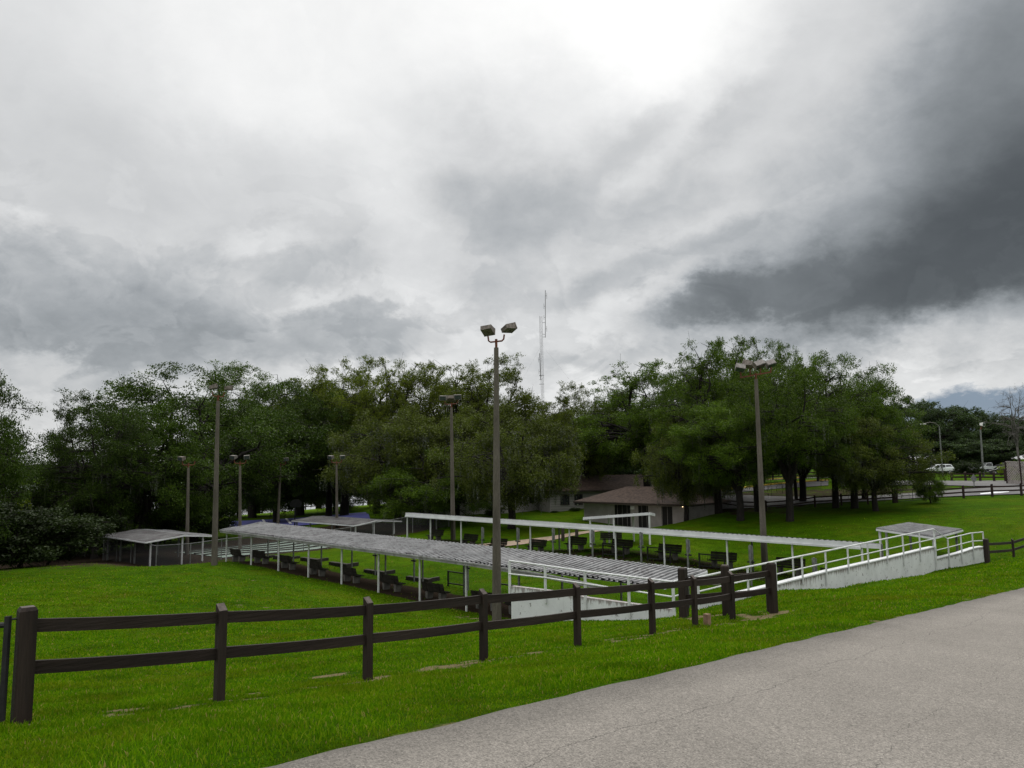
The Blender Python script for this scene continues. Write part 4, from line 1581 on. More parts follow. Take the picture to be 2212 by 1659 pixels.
# ------------------------------------------------------------------ antenna mast
D = 180
p = at(1176, 1010, D); p.z = G(p.x, p.y)
t = at(1168, 683, D)
r = empty('antenna_mast', p, 'slim guyed lattice antenna mast rising behind the trees', 'antenna mast')
b = MB()
s = .32
offs = [Vector((-s, -.2, 0)), Vector((s, -.2, 0)), Vector((.02, .35, 0))]
for o_ in offs:
    b.tube([p + o_, t + o_], .036, 5)
b.build('leg_tubes', M['antenna'], r)
b = MB()
Lm = (t - p).length
nb = int(Lm / .9)
for i in range(nb):
    a0, a1 = p.lerp(t, i / nb), p.lerp(t, (i + 1) / nb)
    for k in range(3):
        b.beam(a0 + offs[k], a1 + offs[(k + 1) % 3], .013, .013)
b.build('lattice_bracing', M['antenna'], r)
b = MB()
for y in (811, 830, 987):
    q = at(1170, y, D)
    b.beam(q + Vector((-.6, -.2, 0)), q + Vector((.6, -.2, 0)), .1, .1)
b.build('collar', M['antenna'], r)


def whip(x0, y0, x1, y1, arms, name='whip_antenna'):
    a, c = at(x0, y0, D), at(x1, y1, D)
    b = MB()
    b.tube([a, c], .075, 6)
    for f, L, sd in arms:
        q = a.lerp(c, f)
        b.beam(q, q + Vector((sd * .35, 0, 0)), .07, .07)
        b.tube([q + Vector((sd * .35, 0, -L / 2)), q + Vector((sd * .35, 0, L / 2))], .04, 5)
    b.build(name, M['antenna'], r)


whip(1178, 729, 1178, 627, [(.18, 1.4, 1), (.42, 1.2, -1), (.66, 1.4, -1), (.88, 1.6, 1)])
whip(1168, 820, 1165.5, 763, [(.3, 1.2, -1), (.75, 1.3, -1)])
b = MB()
for y in (697, 722, 728):
    q = at(1172, y, D)
    b.beam(q, q + Vector((.75, 0, 0)), .08, .08)
for y in (812, 820):
    q = at(1170, y, D)
    b.beam(q, q + Vector((-.55, 0, 0)), .08, .08)
b.build('standoff', M['antenna'], r)
b = MB()
for y, (dx, dy) in ((745, (28, -4)), (745, (-22, 14)), (850, (16, -4)), (850, (-13, 8)), (850, (3, 18))):
    q = at(1170, y, D)
    e = Vector((p.x + dx, p.y + dy, p.z))
    b.tube([q, e], .007, 4)
b.build('guy_wire', M['antenna'], r)

# ------------------------------------------------------------------ buildings
def hip_house(label, K, ax, L, Wd, wall_h, rise, over, wmat, openings=(), hip=True, windows=(), ridge_in=None):
    """K = near left corner at the ground; ax = direction along the front; the depth runs to ax's left"""
    ax = ax.normalized()
    ay = Vector((-ax.y, ax.x, 0))
    r = empty('house', K, label, 'building')
    up = Vector((0, 0, 1))
    c = [K, K + ax * L, K + ax * L + ay * Wd, K + ay * Wd]
    b = MB()
    b.hexa([q - up * .8 for q in c], [q + up * wall_h for q in c])
    b.build('wall', wmat, r)
    ze = up * (wall_h + .02)
    e = [K - ax * over - ay * over, K + ax * (L + over) - ay * over, K + ax * (L + over) + ay * (Wd + over), K - ax * over + ay * (Wd + over)]
    e = [q + ze for q in e]
    hi = (Wd / 2 + over) if hip else 0
    r0 = K + ax * (-over + hi) + ay * Wd / 2 + ze + up * rise
    r1 = K + ax * (L + over - hi) + ay * Wd / 2 + ze + up * rise
    b = MB()
    th = up * .12
    b.quad(e[0] + th, e[1] + th, r1 + th, r0 + th)
    b.quad(e[2] + th, e[3] + th, r0 + th, r1 + th)
    b.quad(e[1] + th, e[2] + th, r1 + th)
    b.quad(e[3] + th, e[0] + th, r0 + th)
    rf = b.build('roof', M['shingle'], r)
    b = MB()
    b.hexa([q - up * .08 for q in e], [q + up * .115 for q in e])
    b.build('eaves', M['trim'], rf)
    for s0, s1, z0, z1, nm in openings:
        b = MB()
        b.hexa([K + ax * s0 - ay * .02 + up * z0, K + ax * s1 - ay * .02 + up * z0, K + ax * s1 + ay * .05 + up * z0, K + ax * s0 + ay * .05 + up * z0],
               [K + ax * s0 - ay * .02 + up * z1, K + ax * s1 - ay * .02 + up * z1, K + ax * s1 + ay * .05 + up * z1, K + ax * s0 + ay * .05 + up * z1])
        o = b.build(nm, M['dark_open'] if nm == 'doorway' else M['win'], r)
        if nm == 'window':
            b = MB()
            y_ = -ay * .035
            for a_, c_ in (((s0 - .04, z0), (s1 + .04, z0)), ((s0 - .04, z1), (s1 + .04, z1)), ((s0, z0), (s0, z1)), ((s1, z0), (s1, z1)), (((s0 + s1) / 2, z0), ((s0 + s1) / 2, z1))):
                b.beam(K + ax * a_[0] + y_ + up * a_[1], K + ax * c_[0] + y_ + up * c_[1], .07, .06)
            b.build('window_frame', M['trim'], o)
    return r, ax, ay


# hip roofed building (front along the court direction)
K = W(50.3, 68.8); K.z = -6.85
ops = []
for x0, x1 in ((1328, 1361.6), (1379, 1400), (1429, 1452)):
    ops.append((50.3 - u_at(x0, 68.8), 50.3 - u_at(x1, 68.8), -.1, 2.28, 'doorway'))
r, ax, ay = hip_house('hip roofed brown shingle building with pale walls and dark doorways beyond the court', K, -UH, 13.3, 7.2, 2.45, 1.6, .85, M['wall'], ops)
q = at_v(1474.5, 1093.5, 68.62)
b = MB(); b.tube([q, q - Vector((0, 0, .09))], .05, 8); lm = b.build('wall_lamp', M['bulb'], r)
q = at_v(1248, 1089, 68.3)
b = MB(); b.tube([q, q - Vector((0, 0, .14))], .10, 8); b.build('wall_lamp', M['linewhite'], r)
b = MB()
q = at_v(1366, 1097, 68.74)
b.box(q, (.5, .05, .35), UH); b.build('notice', M['linewhite'], r)
b = MB()
for k in range(22):
    p_ = K + ax * (.25 + k * .62) - ay * .012
    b.box(p_ + Vector((0, 0, 1.2)), (.03, .02, 2.4), ax)
b.build('batten', M['wall'], r)
# lap sided house
hd = Vector((.985, .17, 0)).normalized()
K = at(1190, 1112, 99); K.z = G(K.x, K.y)
r, ax, ay = hip_house('brown roofed house with pale lap siding and two windows behind the hip roofed building', K, hd, 17, 8, 2.75, 1.9, .7, M['siding'],
                      [(1.35, 2.55, .95, 2.3, 'window'), (3.3, 4.4, .95, 2.3, 'window')], hip=False)
MB().box(K - ax * .03 + ay * 4 + Vector((0, 0, 1.2)), (.06, 8.02, 3.0), ax).build('end_wall', M['wall'], r)
# white block house behind the forked oak
K = W(68.6, 64); K.z = G(K.x, K.y)
r, ax, ay = hip_house('dim pale block house half hidden behind the forked oak', K, VH, 19, 8, 2.6, 1.7, .7, M['wall_lattice'],
                      [(7.4, 9.6, .9, 2.3, 'window'), (16.7, 17.7, .9, 2.2, 'window')], hip=True)
# white buildings in the far right background
for (x0, x1, yb, yt, D, lab) in ((1955, 2042, 1027, 1004, 168, 'low white building behind the white estate car'), (2052, 2100, 1024, 1003, 172, 'small white building between the far oak trunks'),
                                 (2204, 2260, 1024, 1008, 134, 'grey white building above the lattice screen'), (1272, 1296, 1050, 1024, 134, 'small white building showing between the branches left of the hip roof')):
    K = at(x0, yb, D); K.z = G(K.x, K.y)
    e = at(x1, yb, D)
    h = at(x0, yt, D).z - K.z
    r = empty('house', K, lab, 'building')
    L = e.x - K.x
    b = MB(); b.hexa([K + Vector(q) for q in ((0, 0, -1.5), (L, 0, -1.5), (L, 7, -1.5), (0, 7, -1.5))], [K + Vector(q) for q in ((0, 0, h), (L, 0, h), (L, 7, h), (0, 7, h))])
    b.build('wall', M['farwhite'], r)
    b = MB(); b.hexa([K + Vector(q) for q in ((-.4, -.4, h + .01), (L + .4, -.4, h + .01), (L + .4, 7.4, h + .01), (-.4, 7.4, h + .01))], [K + Vector(q) for q in ((.2, 3, h + .9), (L - .2, 3, h + .9), (L - .2, 4, h + .9), (.2, 4, h + .9))])
    b.build('roof', M['roof_dirty'], r)
    b = MB(); b.box(K + Vector((L * .62, -.02, h * .42)), (1.1, .06, h * .84)); b.build('door', M['trim'], r)

# lattice screen at the right edge
p0, p1 = Gp(at(2176, 1047, 86)), Gp(at(2300, 1049, 79))
h = 2.6
r = empty('lattice_screen', p0, 'tall pinkish grey lattice screen at the right edge above the road', 'screen')
d = (p1 - p0); L = d.length; d.normalize()
nrm = Vector((-d.y, d.x, 0)).normalized()
b = MB()
step = .30
k = -int(h / step)
while k * step < L:
    for sgn, off in ((1, 0), (-1, .03)):
        s0, z0, s1, z1 = k * step, 0, k * step + h, h
        if sgn < 0: z0, z1 = h, 0
        if s0 < 0:
            z0 += (-s0) * (1 if sgn > 0 else -1); s0 = 0
        if s1 > L:
            z1 -= (s1 - L) * (1 if sgn > 0 else -1); s1 = L
        if s1 - s0 > .05:
            b.beam(p0 + d * s0 + Vector((0, 0, z0)) + nrm * off, p0 + d * s1 + Vector((0, 0, z1)) + nrm * off, .02, .11, nrm.cross(d))
    k += 1
b.build('lattice', M['lattice'], r)
b = MB()
b.beam(p0 + Vector((0, 0, h)), p1 + Vector((0, 0, h)), .1, .12)
b.beam(p0 + Vector((0, 0, .05)), p1 + Vector((0, 0, .05)), .1, .12)
b.build('rail', M['lattice'], r)
for f in (0, .27, .54, .81):
    q = p0.lerp(p1, f) - Vector((0, 0, .3))
    MB().beam(q, q + Vector((0, 0, h + .35 + (.4 if f == .27 else 0))), .13, .13, d).build('post', M['farfence'], r)

# ------------------------------------------------------------------ vehicles
def make_car(label, p, heading, L, Hh, Wd, paint, van=False, cat='car'):
    r = empty('parked_car', p, label, cat)
    hx = Vector((math.cos(heading), math.sin(heading), 0))
    hy = Vector((-hx.y, hx.x, 0))
    up = Vector((0, 0, 1))

    def P(x, y, z):
        return p + hx * (x * L) + hy * (y * Wd) + up * (z * Hh)
    prof = [(-.5, .24), (-.5, .52), (-.475, .60), (-.40, .94), (-.32, .99), (.02, 1.0), (.12, .96), (.27, .63), (.44, .55), (.495, .46), (.5, .24)]
    if van:
        prof = [(-.5, .24), (-.5, .55), (-.495, .6), (-.10, .6), (-.09, .96), (-.06, 1.0), (.10, 1.0), (.14, .97), (.27, .64), (.46, .58), (.5, .50), (.5, .24)]
    # two shells: lower body full width, roof narrower
    v, f = [], []
    for sy in (-.5, .5):
        for x, z in prof:
            w = 1 if z <= .63 else 1 - .14 * (z - .63) / .37
            v.append(tuple(P(x, sy * w, z)))
    n = len(prof)
    f.append(tuple(range(n)))
    f.append(tuple(reversed(range(n, 2 * n))))
    for i in range(n):
        j = (i + 1) % n
        f.append((i, n + i, n + j, j))
    b = MB(); b.v, b.f = v, f
    o = b.build('body', paint, r)
    md = o.modifiers.new('bevel', 'BEVEL'); md.width = .07; md.segments = 2; md.limit_method = 'ANGLE'

    def win(name, pts, side):
        b = MB()
        q = []
        for x, z in pts:
            w = 1 - .14 * max(0, (z - .63)) / .37
            q.append(P(x, side * .5 * w, z) + hy * side * .015)
        b.quad(*q)
        b.quad(*[a - hy * side * .03 for a in reversed(q)])
        b.build(name, M['win'], r)
    for sd in (-1, 1):
        if van:
            win('window', [(-.07, .66), (.24, .66), (.125, .93), (-.06, .93)], sd)
        else:
            win('window', [(.02, .65), (.245, .65), (.10, .92), (.02, .93)], sd)
            win('window', [(-.18, .65), (0, .65), (0, .93), (-.18, .93)], sd)
            win('window', [(-.42, .65), (-.2, .65), (-.2, .93), (-.36, .91)], sd)
        b = MB()
        b.box(P(0, sd * .5, .27) + hy * sd * .012, (L * .96, .05, Hh * .13), hx)
        b.build('lower_band', M['car_dark'], r)  # dark band along the lower body side
        for x in (-.31, .315):
            c = P(x, sd * .5, 0) + up * .34
            w = MB()
            w.tube([c - hy * sd * .20, c + hy * sd * .03], .34, 16)
            wo = w.build('wheel', M['tyre'], r)
            w = MB()
            w.tube([c + hy * sd * .031, c + hy * sd * .045], .21, 12)
            w.build('rim', M['rim'], wo)
    for ex, nm, mt in ((-.505, 'tail_light', 'redlamp'), (.497, 'headlight', 'flood_glass')):
        for sd in (-.42, .42):
            b = MB(); b.box(P(ex, sd, .50), (.06, Wd * .16, Hh * .14), hx); b.build(nm, M[mt], r)
    b = MB()
    bw = [P(-.478, -.4, .64), P(-.478, .4, .64), P(-.408, .36, .92), P(-.408, -.36, .92)]
    if van: bw = [P(-.10, -.42, .66), P(-.10, .42, .66), P(-.092, .38, .93), P(-.092, -.38, .93)]
    b.quad(*[q - hx * .03 for q in bw]); b.build('rear_window', M['win'], r)
    b = MB()
    fw = [P(.255, -.43, .66), P(.255, .43, .66), P(.132, .38, .95), P(.132, -.38, .95)]
    b.quad(*[q + hx * .02 + up * .02 for q in fw]); b.build('windscreen', M['win'], r)
    return r


p = Gp(at(2028, 1026, 134))
make_car('white estate car parked beyond the fence with dark windows', p, R(172), 4.9, 1.78, 1.9, M['carpaint'])
p = Gp(at(2132, 1020, 140))
make_car('white pickup truck parked behind the shrub near the lattice screen', p, R(195), 5.3, 1.85, 1.95, M['carpaint'], True, 'pickup')
p = Gp(at(2167, 1023, 128))
make_car('black car parked in shade beside the lattice screen', p, R(160), 4.6, 1.5, 1.85, M['car_black'])

# ------------------------------------------------------------------ small things
p = Gp(at(2105, 1058, 84)); t = at(2105, 1024, 84)
r = empty('road_sign', p, 'small dark diamond road sign seen from behind beside the side road', 'sign')
MB().tube([p, Vector((p.x, p.y, t.z))], .05, 6).build('post', M['grey_steel'], r)
q = Vector((p.x, p.y - .05, at(2105, 1034, 84).z))
b = MB()
b.hexa([q + Vector(s) for s in ((0, 0, -.5), (.38, 0, 0), (.38, .03, 0), (0, .03, -.5))], [q + Vector(s) for s in ((-.38, 0, 0), (0, 0, .5), (0, .03, .5), (-.38, .03, 0))])
b.build('sign_plate', M['grey_steel'], r)
for x, y, D, lab in ((1216, 1163, 65.5, 'left short brown bollard post beside the footpath'), (1246, 1160, 67, 'right short brown bollard post beside the footpath')):
    p = Gp(at(x, y, D))
    b = MB(); b.box(p + Vector((0, 0, .55)), (.28, .28, 1.4)); single(b.build('bollard', M['trim']), lab, 'bollard', 'bollards by the footpath')
p = Gp(at(1603, 1058, 99))
r = empty('grill', p, 'dark park grill box on a post between the oak trunks by the yellow kerb', 'grill')
MB().tube([p - Vector((0, 0, .2)), p + Vector((0, 0, 1.4))], .14, 8).build('post', M['black'], r)
b = MB(); b.box(p + Vector((0, 0, 1.6)), (1.6, .9, .7)); b.build('box', M['black'], r)

# chain link fence round the shuffleboard courts
va = at(325.6, 1183, 59).dot(VH)
UF = 59.4
fpts = [W(70.5, va), W(67.5, va), W(64.5, va), W(UF + .2, va)] + [W(UF, va + 2.6 * i) for i in range(1, 13)]
fpts = [Gp(q) for q in fpts]
r = empty('chain_link_fence', fpts[3], 'grey chain link fence with top rail round the shuffleboard courts', 'fence')
hh = 1.72
for q in fpts:
    MB().tube([q - Vector((0, 0, .2)), q + Vector((0, 0, hh + .04))], .035, 6).build('post', M['grey_steel'], r)
b = MB(); b.tube([q + Vector((0, 0, hh)) for q in fpts], .028, 6); b.build('top_rail', M['grey_steel'], r)
b = MB()
for a, c in zip(fpts, fpts[1:]):
    b.quad(a + Vector((0, 0, .03)), c + Vector((0, 0, .03)), c + Vector((0, 0, hh - .02)), a + Vector((0, 0, hh - .02)))
b.build('wire_mesh', M['chain'], r)

# shuffleboard lanes and the blue court
o = gsheet('shuffleboard_court', [W(60.6, 31), W(60.6, 44.5)], [W(70, 31), W(70, 44.5)], M['court'], .05, 16); tag(o, kind='structure')
for k in range(1, 6):
    u = 60.6 + 1.75 * k
    b = MB()
    for i in range(12):
        a, c = W(u, 31 + i * 1.125), W(u, 31 + (i + 1) * 1.125)
        b.beam(Gp(a, .07), Gp(c, .07), .38, .12)
    single(b.build('court_gutter', M['court_gap']), 'dark gutter between pale green shuffleboard lanes, %s from the near side' % ORD[k - 1], 'court gutter', 'gutters between shuffleboard lanes')
cA, cB = at(484, 1128.6, 112), at(790, 1113, 121)
cC, cD = at(502, 1147, 96), at(800, 1146, 92)
o = gsheet('blue_court', [cA, cB], [cC, cD], M['blue'], .10, 24); tag(o, kind='structure')
for i, (xa, ya, xb, yb) in enumerate(((491.9, 1128.4, 500, 1143), (567.7, 1123.6, 579, 1132), (617.8, 1120.6, 629, 1128))):
    za = at_line(xa, ya, cA, cB)
    a = Gp(za, .13)
    c = Gp(at(xb, yb, 100), .13)
    dd = (c - a); dd.z = 0; dd.normalize(); sd = Vector((-dd.y, dd.x, 0)) * .16
    vs = []
    for k in range(9):
        q = a.lerp(c, k / 8)
        vs += [Gp(q - sd, .13), Gp(q + sd, .13)]
    b = MB(); b.v = [tuple(q) for q in vs]; b.f = [(2 * k, 2 * k + 1, 2 * k + 3, 2 * k + 2) for k in range(8)]
    tag(b.build('court_marking', M['linewhite']), kind='structure')
p = Gp(at(742, 1140, 95)); p = Gp(at(636.5, 1142, 95)); t = at(636.5, 1090, 95)
r = empty('basketball_goal', p, 'basketball goal with dark fan shaped backboard seen from behind, by the blue court', 'basketball goal')
MB().tube([p, Vector((p.x, p.y, t.z))], .09, 8).build('post', M['black'], r)
b = MB()
ring = [(0.78 * math.cos(a), .62 * math.sin(a)) for a in [math.pi * 2 * k / 20 for k in range(20)]]
ring = [(x, max(z, -.42)) for x, z in ring]
c = Vector((p.x, p.y + .25, t.z + .05))
n = len(ring)
b.v = [tuple(c + Vector((x, 0, z))) for x, z in ring] + [tuple(c + Vector((x, .05, z))) for x, z in ring]
b.f = [tuple(range(n)), tuple(reversed(range(n, 2 * n)))] + [(i, n + i, n + (i + 1) % n, (i + 1) % n) for i in range(n)]
b.build('backboard', M['dish'], r)
b = MB()
hp = [c + Vector((.23 * math.cos(a), .35 + .23 * math.sin(a), -.3)) for a in [math.pi * 2 * k / 12 for k in range(13)]]
b.tube(hp, .02, 5); b.build('hoop', M['red'], r)
p = Gp(at(594.5, 1114, 128)); t = at(594.5, 1077, 128)
r = empty('basketball_goal', p, 'far basketball goal with red board in front of the lake', 'basketball goal')
MB().tube([p, Vector((p.x, p.y, t.z))], .10, 8).build('post', M['black'], r)
c = Vector((p.x + .1, p.y + .1, t.z + .1))
b = MB(); b.v = [tuple(c + Vector((x, 0, z))) for x, z in ring] + [tuple(c + Vector((x, .05, z))) for x, z in ring]
b.f = [tuple(range(n)), tuple(reversed(range(n, 2 * n)))] + [(i, n + i, n + (i + 1) % n, (i + 1) % n) for i in range(n)]
b.build('backboard', M['red'], r)

# ------------------------------------------------------------------ trees
def quads_from(centers, size, seed, up_bias=.35, aspect=.55, hang=0):
    g = np.random.default_rng(seed)
    m = len(centers)
    nrm = g.normal(size=(m, 3)); nrm[:, 2] += up_bias * 2
    nrm /= np.linalg.norm(nrm, axis=1, keepdims=True)
    t = g.normal(size=(m, 3))
    if hang: t[:, 2] -= hang
    t -= (t * nrm).sum(1, keepdims=True) * nrm
    t /= np.linalg.norm(t, axis=1, keepdims=True)
    s = np.cross(nrm, t)
    ln = size * g.uniform(.6, 1.25, (m, 1))
    a = t * ln * .5
    c = s * ln * .5 * aspect
    v = np.stack([centers - a, centers + c * .9, centers + a, centers - c * .9], 1).reshape(-1, 3)
    q = np.arange(m * 4).reshape(-1, 4)
    return v, q


def make_tree(name, H, Wd, zb, n_cl, per, leaf, rc, seed, mat, lean=0, airy=.7, moss=0, limbs=6, fork=.2, bare=False, hang=0, flat=.62, thick=.028, bark='bark'):
    g = np.random.default_rng(seed)
    rr = random.Random(seed)
    root = empty(name, (0, 0, 0), 'tree', 'tree')
    b = MB()
    fz = fork * H
    rt = thick * H
    b.tube([Vector((0, 0, -.6)), Vector((0, 0, .15)), Vector((.1, .05, fz * .5)), Vector((lean * .3, .1, fz))], [rt * 1.5, rt * 1.12, rt, rt * .95], 10)
    nodes = []
    ph = rr.uniform(0, 6.28)
    for k in range(limbs):
        a = ph + k * 2 * math.pi / limbs + rr.uniform(-.35, .35)
        rad = Wd / 2 * rr.uniform(.55, .9)
        el = rr.uniform(.35, .95) if k else 1.0
        tip = Vector((math.cos(a) * rad * (1.15 - el * .75), math.sin(a) * rad * (1.15 - el * .75), zb + (H - zb) * (.30 + .58 * el)))
        p0 = Vector((lean * .3, .1, fz * rr.uniform(.8, 1)))
        pts, rads = [p0], [rt * .62]
        for s in range(1, 7):
            f = s / 6
            q = p0.lerp(tip, f)
            q.z += (H * .06) * math.sin(f * math.pi) * (1 - el)
            q += Vector((rr.uniform(-1, 1), rr.uniform(-1, 1), rr.uniform(-.6, .6))) * .035 * H * (1 if s < 6 else .5)
            pts.append(q); rads.append(rt * (.62 * (1 - f) ** .8 + .05))
        b.tube(pts, rads, 7, False)
        nodes += [(q, r_) for q, r_ in zip(pts[2:], rads[2:])]
    # clumps fill an uneven dome
    zc = zb + (H - zb) * .42
    cls = []
    lob = [(g.normal(size=3), g.uniform(.84, 1.12)) for _ in range(16)]
    lob = [(l / np.linalg.norm(l), k) for l, k in lob]
    boughs = []
    nb0 = max(8, int(n_cl * .42))
    while len(cls) < n_cl:
        if len(boughs) < nb0:
            d = g.normal(size=3); d /= np.linalg.norm(d)
        else:
            bo = boughs[int(g.integers(0, len(boughs)))]
            x, y, z = bo + g.normal(size=3) * np.array([rc * .85, rc * .85, rc * .38])
            z = min(z, H - .5 * rc)
            hi = (z - zb) / (H - zb)
            cls.append((x, y, z, rc * g.uniform(.6, 1.1) * (airy if hi > .68 else 1), hi))
            continue
        w = [math.exp(7 * (float(d @ l) - 1)) for l, k in lob]
        ext = (sum(wi * k for wi, (l, k) in zip(w, lob)) + .25 * 1.0) / (sum(w) + .25)
        f = g.uniform(.35, 1) ** .6 * ext
        x, y = d[0] * f * Wd / 2, d[1] * f * Wd / 2
        z = zc + d[2] * f * ((H - zc) if d[2] > 0 else (zc - zb) * 1.05)
        hi = (z - zb) / (H - zb)
        r_ = rc * g.uniform(.65, 1.25) * (airy if hi > .68 else 1)
        boughs.append(np.array([x, y, z]))
        cls.append((x, y, z, r_, hi))
    nx_ = [np.array(n_[0]) for n_ in nodes]
    NA = np.array(nx_)
    allv = []
    for (x, y, z, r_, hi) in cls:
        c = np.array([x, y, z])
        dd = np.linalg.norm(NA - c, axis=1) + 1.2 * np.maximum(0, NA[:, 2] - z)
        j = int(dd.argmin())
        p0 = nodes[j][0]
        pc = Vector((x, y, z))
        L = (pc - p0).length
        mid = p0.lerp(pc, .5) + Vector((rr.uniform(-1, 1), rr.uniform(-1, 1), rr.uniform(-.2, .9))) * .14 * L
        r0 = min(nodes[j][1] * .6, .012 * H)
        b.tube([p0, mid, pc], [r0, r0 * .65, .018], 5, False)
        for _ in range(3):
            e = pc + Vector(g.normal(size=3)) * r_ * .6
            b.tube([mid.lerp(pc, rr.uniform(.3, .9)), e], [r0 * .35 + .012, .012], 4, False)
        if bare: continue
        m = int(per * (r_ / rc) ** 2 * g.uniform(.7, 1.2))
        pt = g.normal(size=(m, 3))
        nn_ = np.linalg.norm(pt, axis=1, keepdims=True)
        pt = pt / nn_ * (g.random((m, 1)) ** .45) * r_
        # sprays: leaves gather in twig-sized bunches
        nb_ = max(6, m // 14)
        bc = pt[:nb_]
        pt = bc[g.integers(0, nb_, m)] + g.normal(size=(m, 3)) * r_ * .17
        pt[:, 2] *= flat
        if hang:
            pt[:, 2] -= g.random(m) * hang * (.4 + .6 * (1 - hi))
        allv.append(pt + c)
    b.build('trunk', M[bark], root, False, True)
    if not bare:
        pts = np.concatenate(allv)
        pts = pts[pts[:, 2] > .25]
        v, q = quads_from(pts, leaf, seed + 5, .35, .55, hang * .6)
        np_mesh('crown', v, q, mat, root)
        if moss:
            mc = []
            for (x, y, z, r_, hi) in cls:
                if hi < .75 and g.random() < moss:
                    for _ in range(int(g.integers(3, 7))):
                        L = g.uniform(.6, 2.2)
                        o = np.array([x, y, z - r_ * .4]) + g.normal(size=3) * np.array([r_ * .6, r_ * .6, .3])
                        m = int(22 * L)
                        tt = g.random(m)
                        mc.append(np.stack([o[0] + g.normal(size=m) * .10 * (1.2 - tt), o[1] + g.normal(size=m) * .10 * (1.2 - tt), o[2] - tt * L], 1))
            if mc:
                v, q = quads_from(np.concatenate(mc), leaf * 1.0, seed + 9, 0, .28, 3)
                np_mesh('hanging_moss', v, q, M['moss'], root)
    return root


PROTO = {}
PH = {}


def proto(key, *a, **k):
    PROTO[key] = [make_tree(*a, **k), False]
    PH[key] = (a[1], a[2])


proto('A', 'oak_tree', 20, 18, 4.2, 300, 430, .21, 1.5, 21, M['leaf'], airy=.74, limbs=7, fork=.2, moss=.15)
proto('A2', 'oak_tree', 20, 18, 3.8, 290, 430, .21, 1.5, 34, M['leaf'], airy=.72, limbs=6, fork=.22, moss=.2)
proto('B', 'oak_tree', 18, 19, 1.8, 280, 480, .22, 1.65, 47, M['leaf'], airy=.85, limbs=7, fork=.17)
proto('B2', 'oak_tree', 18, 18, 1.2, 280, 480, .22, 1.65, 58, M['leaf_bright'], airy=.85, limbs=6, fork=.18)
proto('C', 'oak_tree', 14, 15, 3.2, 230, 470, .21, 1.3, 63, M['leaf_dull'], airy=.8, limbs=6, fork=.2, moss=.6, hang=1.0)
proto('C2', 'oak_tree', 14, 15, 1.0, 210, 480, .21, 1.3, 77, M['leaf'], airy=.8, limbs=6, fork=.22, moss=.35, hang=1.0)
proto('E', 'oak_tree', 18, 19, 6.2, 300, 470, .21, 1.5, 112, M['leaf'], airy=.82, limbs=7, fork=.24, moss=.2, hang=.4)
proto('F', 'tree', 16, 14, 1.0, 190, 260, .38, 1.7, 85, M['leaf_far'], airy=.8, limbs=5, fork=.3)
proto('F2', 'tree', 16, 14, 3.8, 200, 300, .34, 1.6, 131, M['leaf_far'], airy=.8, limbs=6, fork=.3)
proto('S', 'shrub', 4, 5, .2, 80, 360, .17, .8, 91, M['leaf_shade'], airy=.9, limbs=5, fork=.12, thick=.02)
proto('L', 'shrub', 3, 3.4, .1, 40, 240, .18, .6, 95, M['shrub_lime'], airy=.9, limbs=5, fork=.12, thick=.02)
proto('D', 'bare_tree', 17, 9, 5, 120, 0, .3, 1.4, 99, M['leaf'], bare=True, limbs=7, fork=.3, bark='bark_grey', thick=.016)


def tree(key, x, D, top, wpx, label, group=None, rz=None, cat=None, base=None, name=None):
    pr = PROTO[key]
    o = pr[0] if not pr[1] else copy_tree(pr[0])
    pr[1] = True
    p = at(x, 1000, D)
    p.z = G(p.x, p.y)
    H = at(x, top, D).z - p.z
    w = wpx / F * D
    h0, w0 = PH[key]
    o.location = p
    o.rotation_euler = (0, 0, rz if rz is not None else random.uniform(0, 6.28))
    s = w / w0
    o.scale = (s, s, H / h0 * 1.03)
    tag(o, label, cat or ('shrub' if key in 'SL' else 'tree'), group)
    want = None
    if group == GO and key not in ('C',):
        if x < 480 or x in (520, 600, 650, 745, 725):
            want = 'leaf_dimmed'  # crowns given the leaf colour with canopy shade painted in
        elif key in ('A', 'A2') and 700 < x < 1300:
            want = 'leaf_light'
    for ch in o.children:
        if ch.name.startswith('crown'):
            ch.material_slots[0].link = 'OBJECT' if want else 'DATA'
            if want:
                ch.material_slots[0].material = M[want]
    return o


GO = 'oaks standing round the courts'
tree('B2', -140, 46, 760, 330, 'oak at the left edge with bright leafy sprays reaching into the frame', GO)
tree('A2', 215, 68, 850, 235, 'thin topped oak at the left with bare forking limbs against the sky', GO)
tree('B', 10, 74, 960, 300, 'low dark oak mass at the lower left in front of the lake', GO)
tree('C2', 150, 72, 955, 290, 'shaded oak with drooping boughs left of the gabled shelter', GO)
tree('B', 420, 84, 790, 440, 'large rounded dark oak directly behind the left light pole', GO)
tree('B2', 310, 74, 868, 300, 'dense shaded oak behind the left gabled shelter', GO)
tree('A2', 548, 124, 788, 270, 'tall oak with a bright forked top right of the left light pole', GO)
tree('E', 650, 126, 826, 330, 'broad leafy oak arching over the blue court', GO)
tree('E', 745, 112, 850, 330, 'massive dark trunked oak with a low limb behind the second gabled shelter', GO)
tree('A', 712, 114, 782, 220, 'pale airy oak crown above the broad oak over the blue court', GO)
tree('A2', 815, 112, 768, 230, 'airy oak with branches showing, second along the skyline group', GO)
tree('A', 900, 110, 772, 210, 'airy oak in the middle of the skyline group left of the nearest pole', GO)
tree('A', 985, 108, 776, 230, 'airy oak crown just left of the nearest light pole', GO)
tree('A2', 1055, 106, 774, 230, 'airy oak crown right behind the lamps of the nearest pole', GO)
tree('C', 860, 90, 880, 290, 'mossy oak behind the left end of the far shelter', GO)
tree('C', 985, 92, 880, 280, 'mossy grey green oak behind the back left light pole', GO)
tree('C', 1103, 77, 872, 300, 'forked mossy oak standing on the lawn in front of the pale block house', GO)
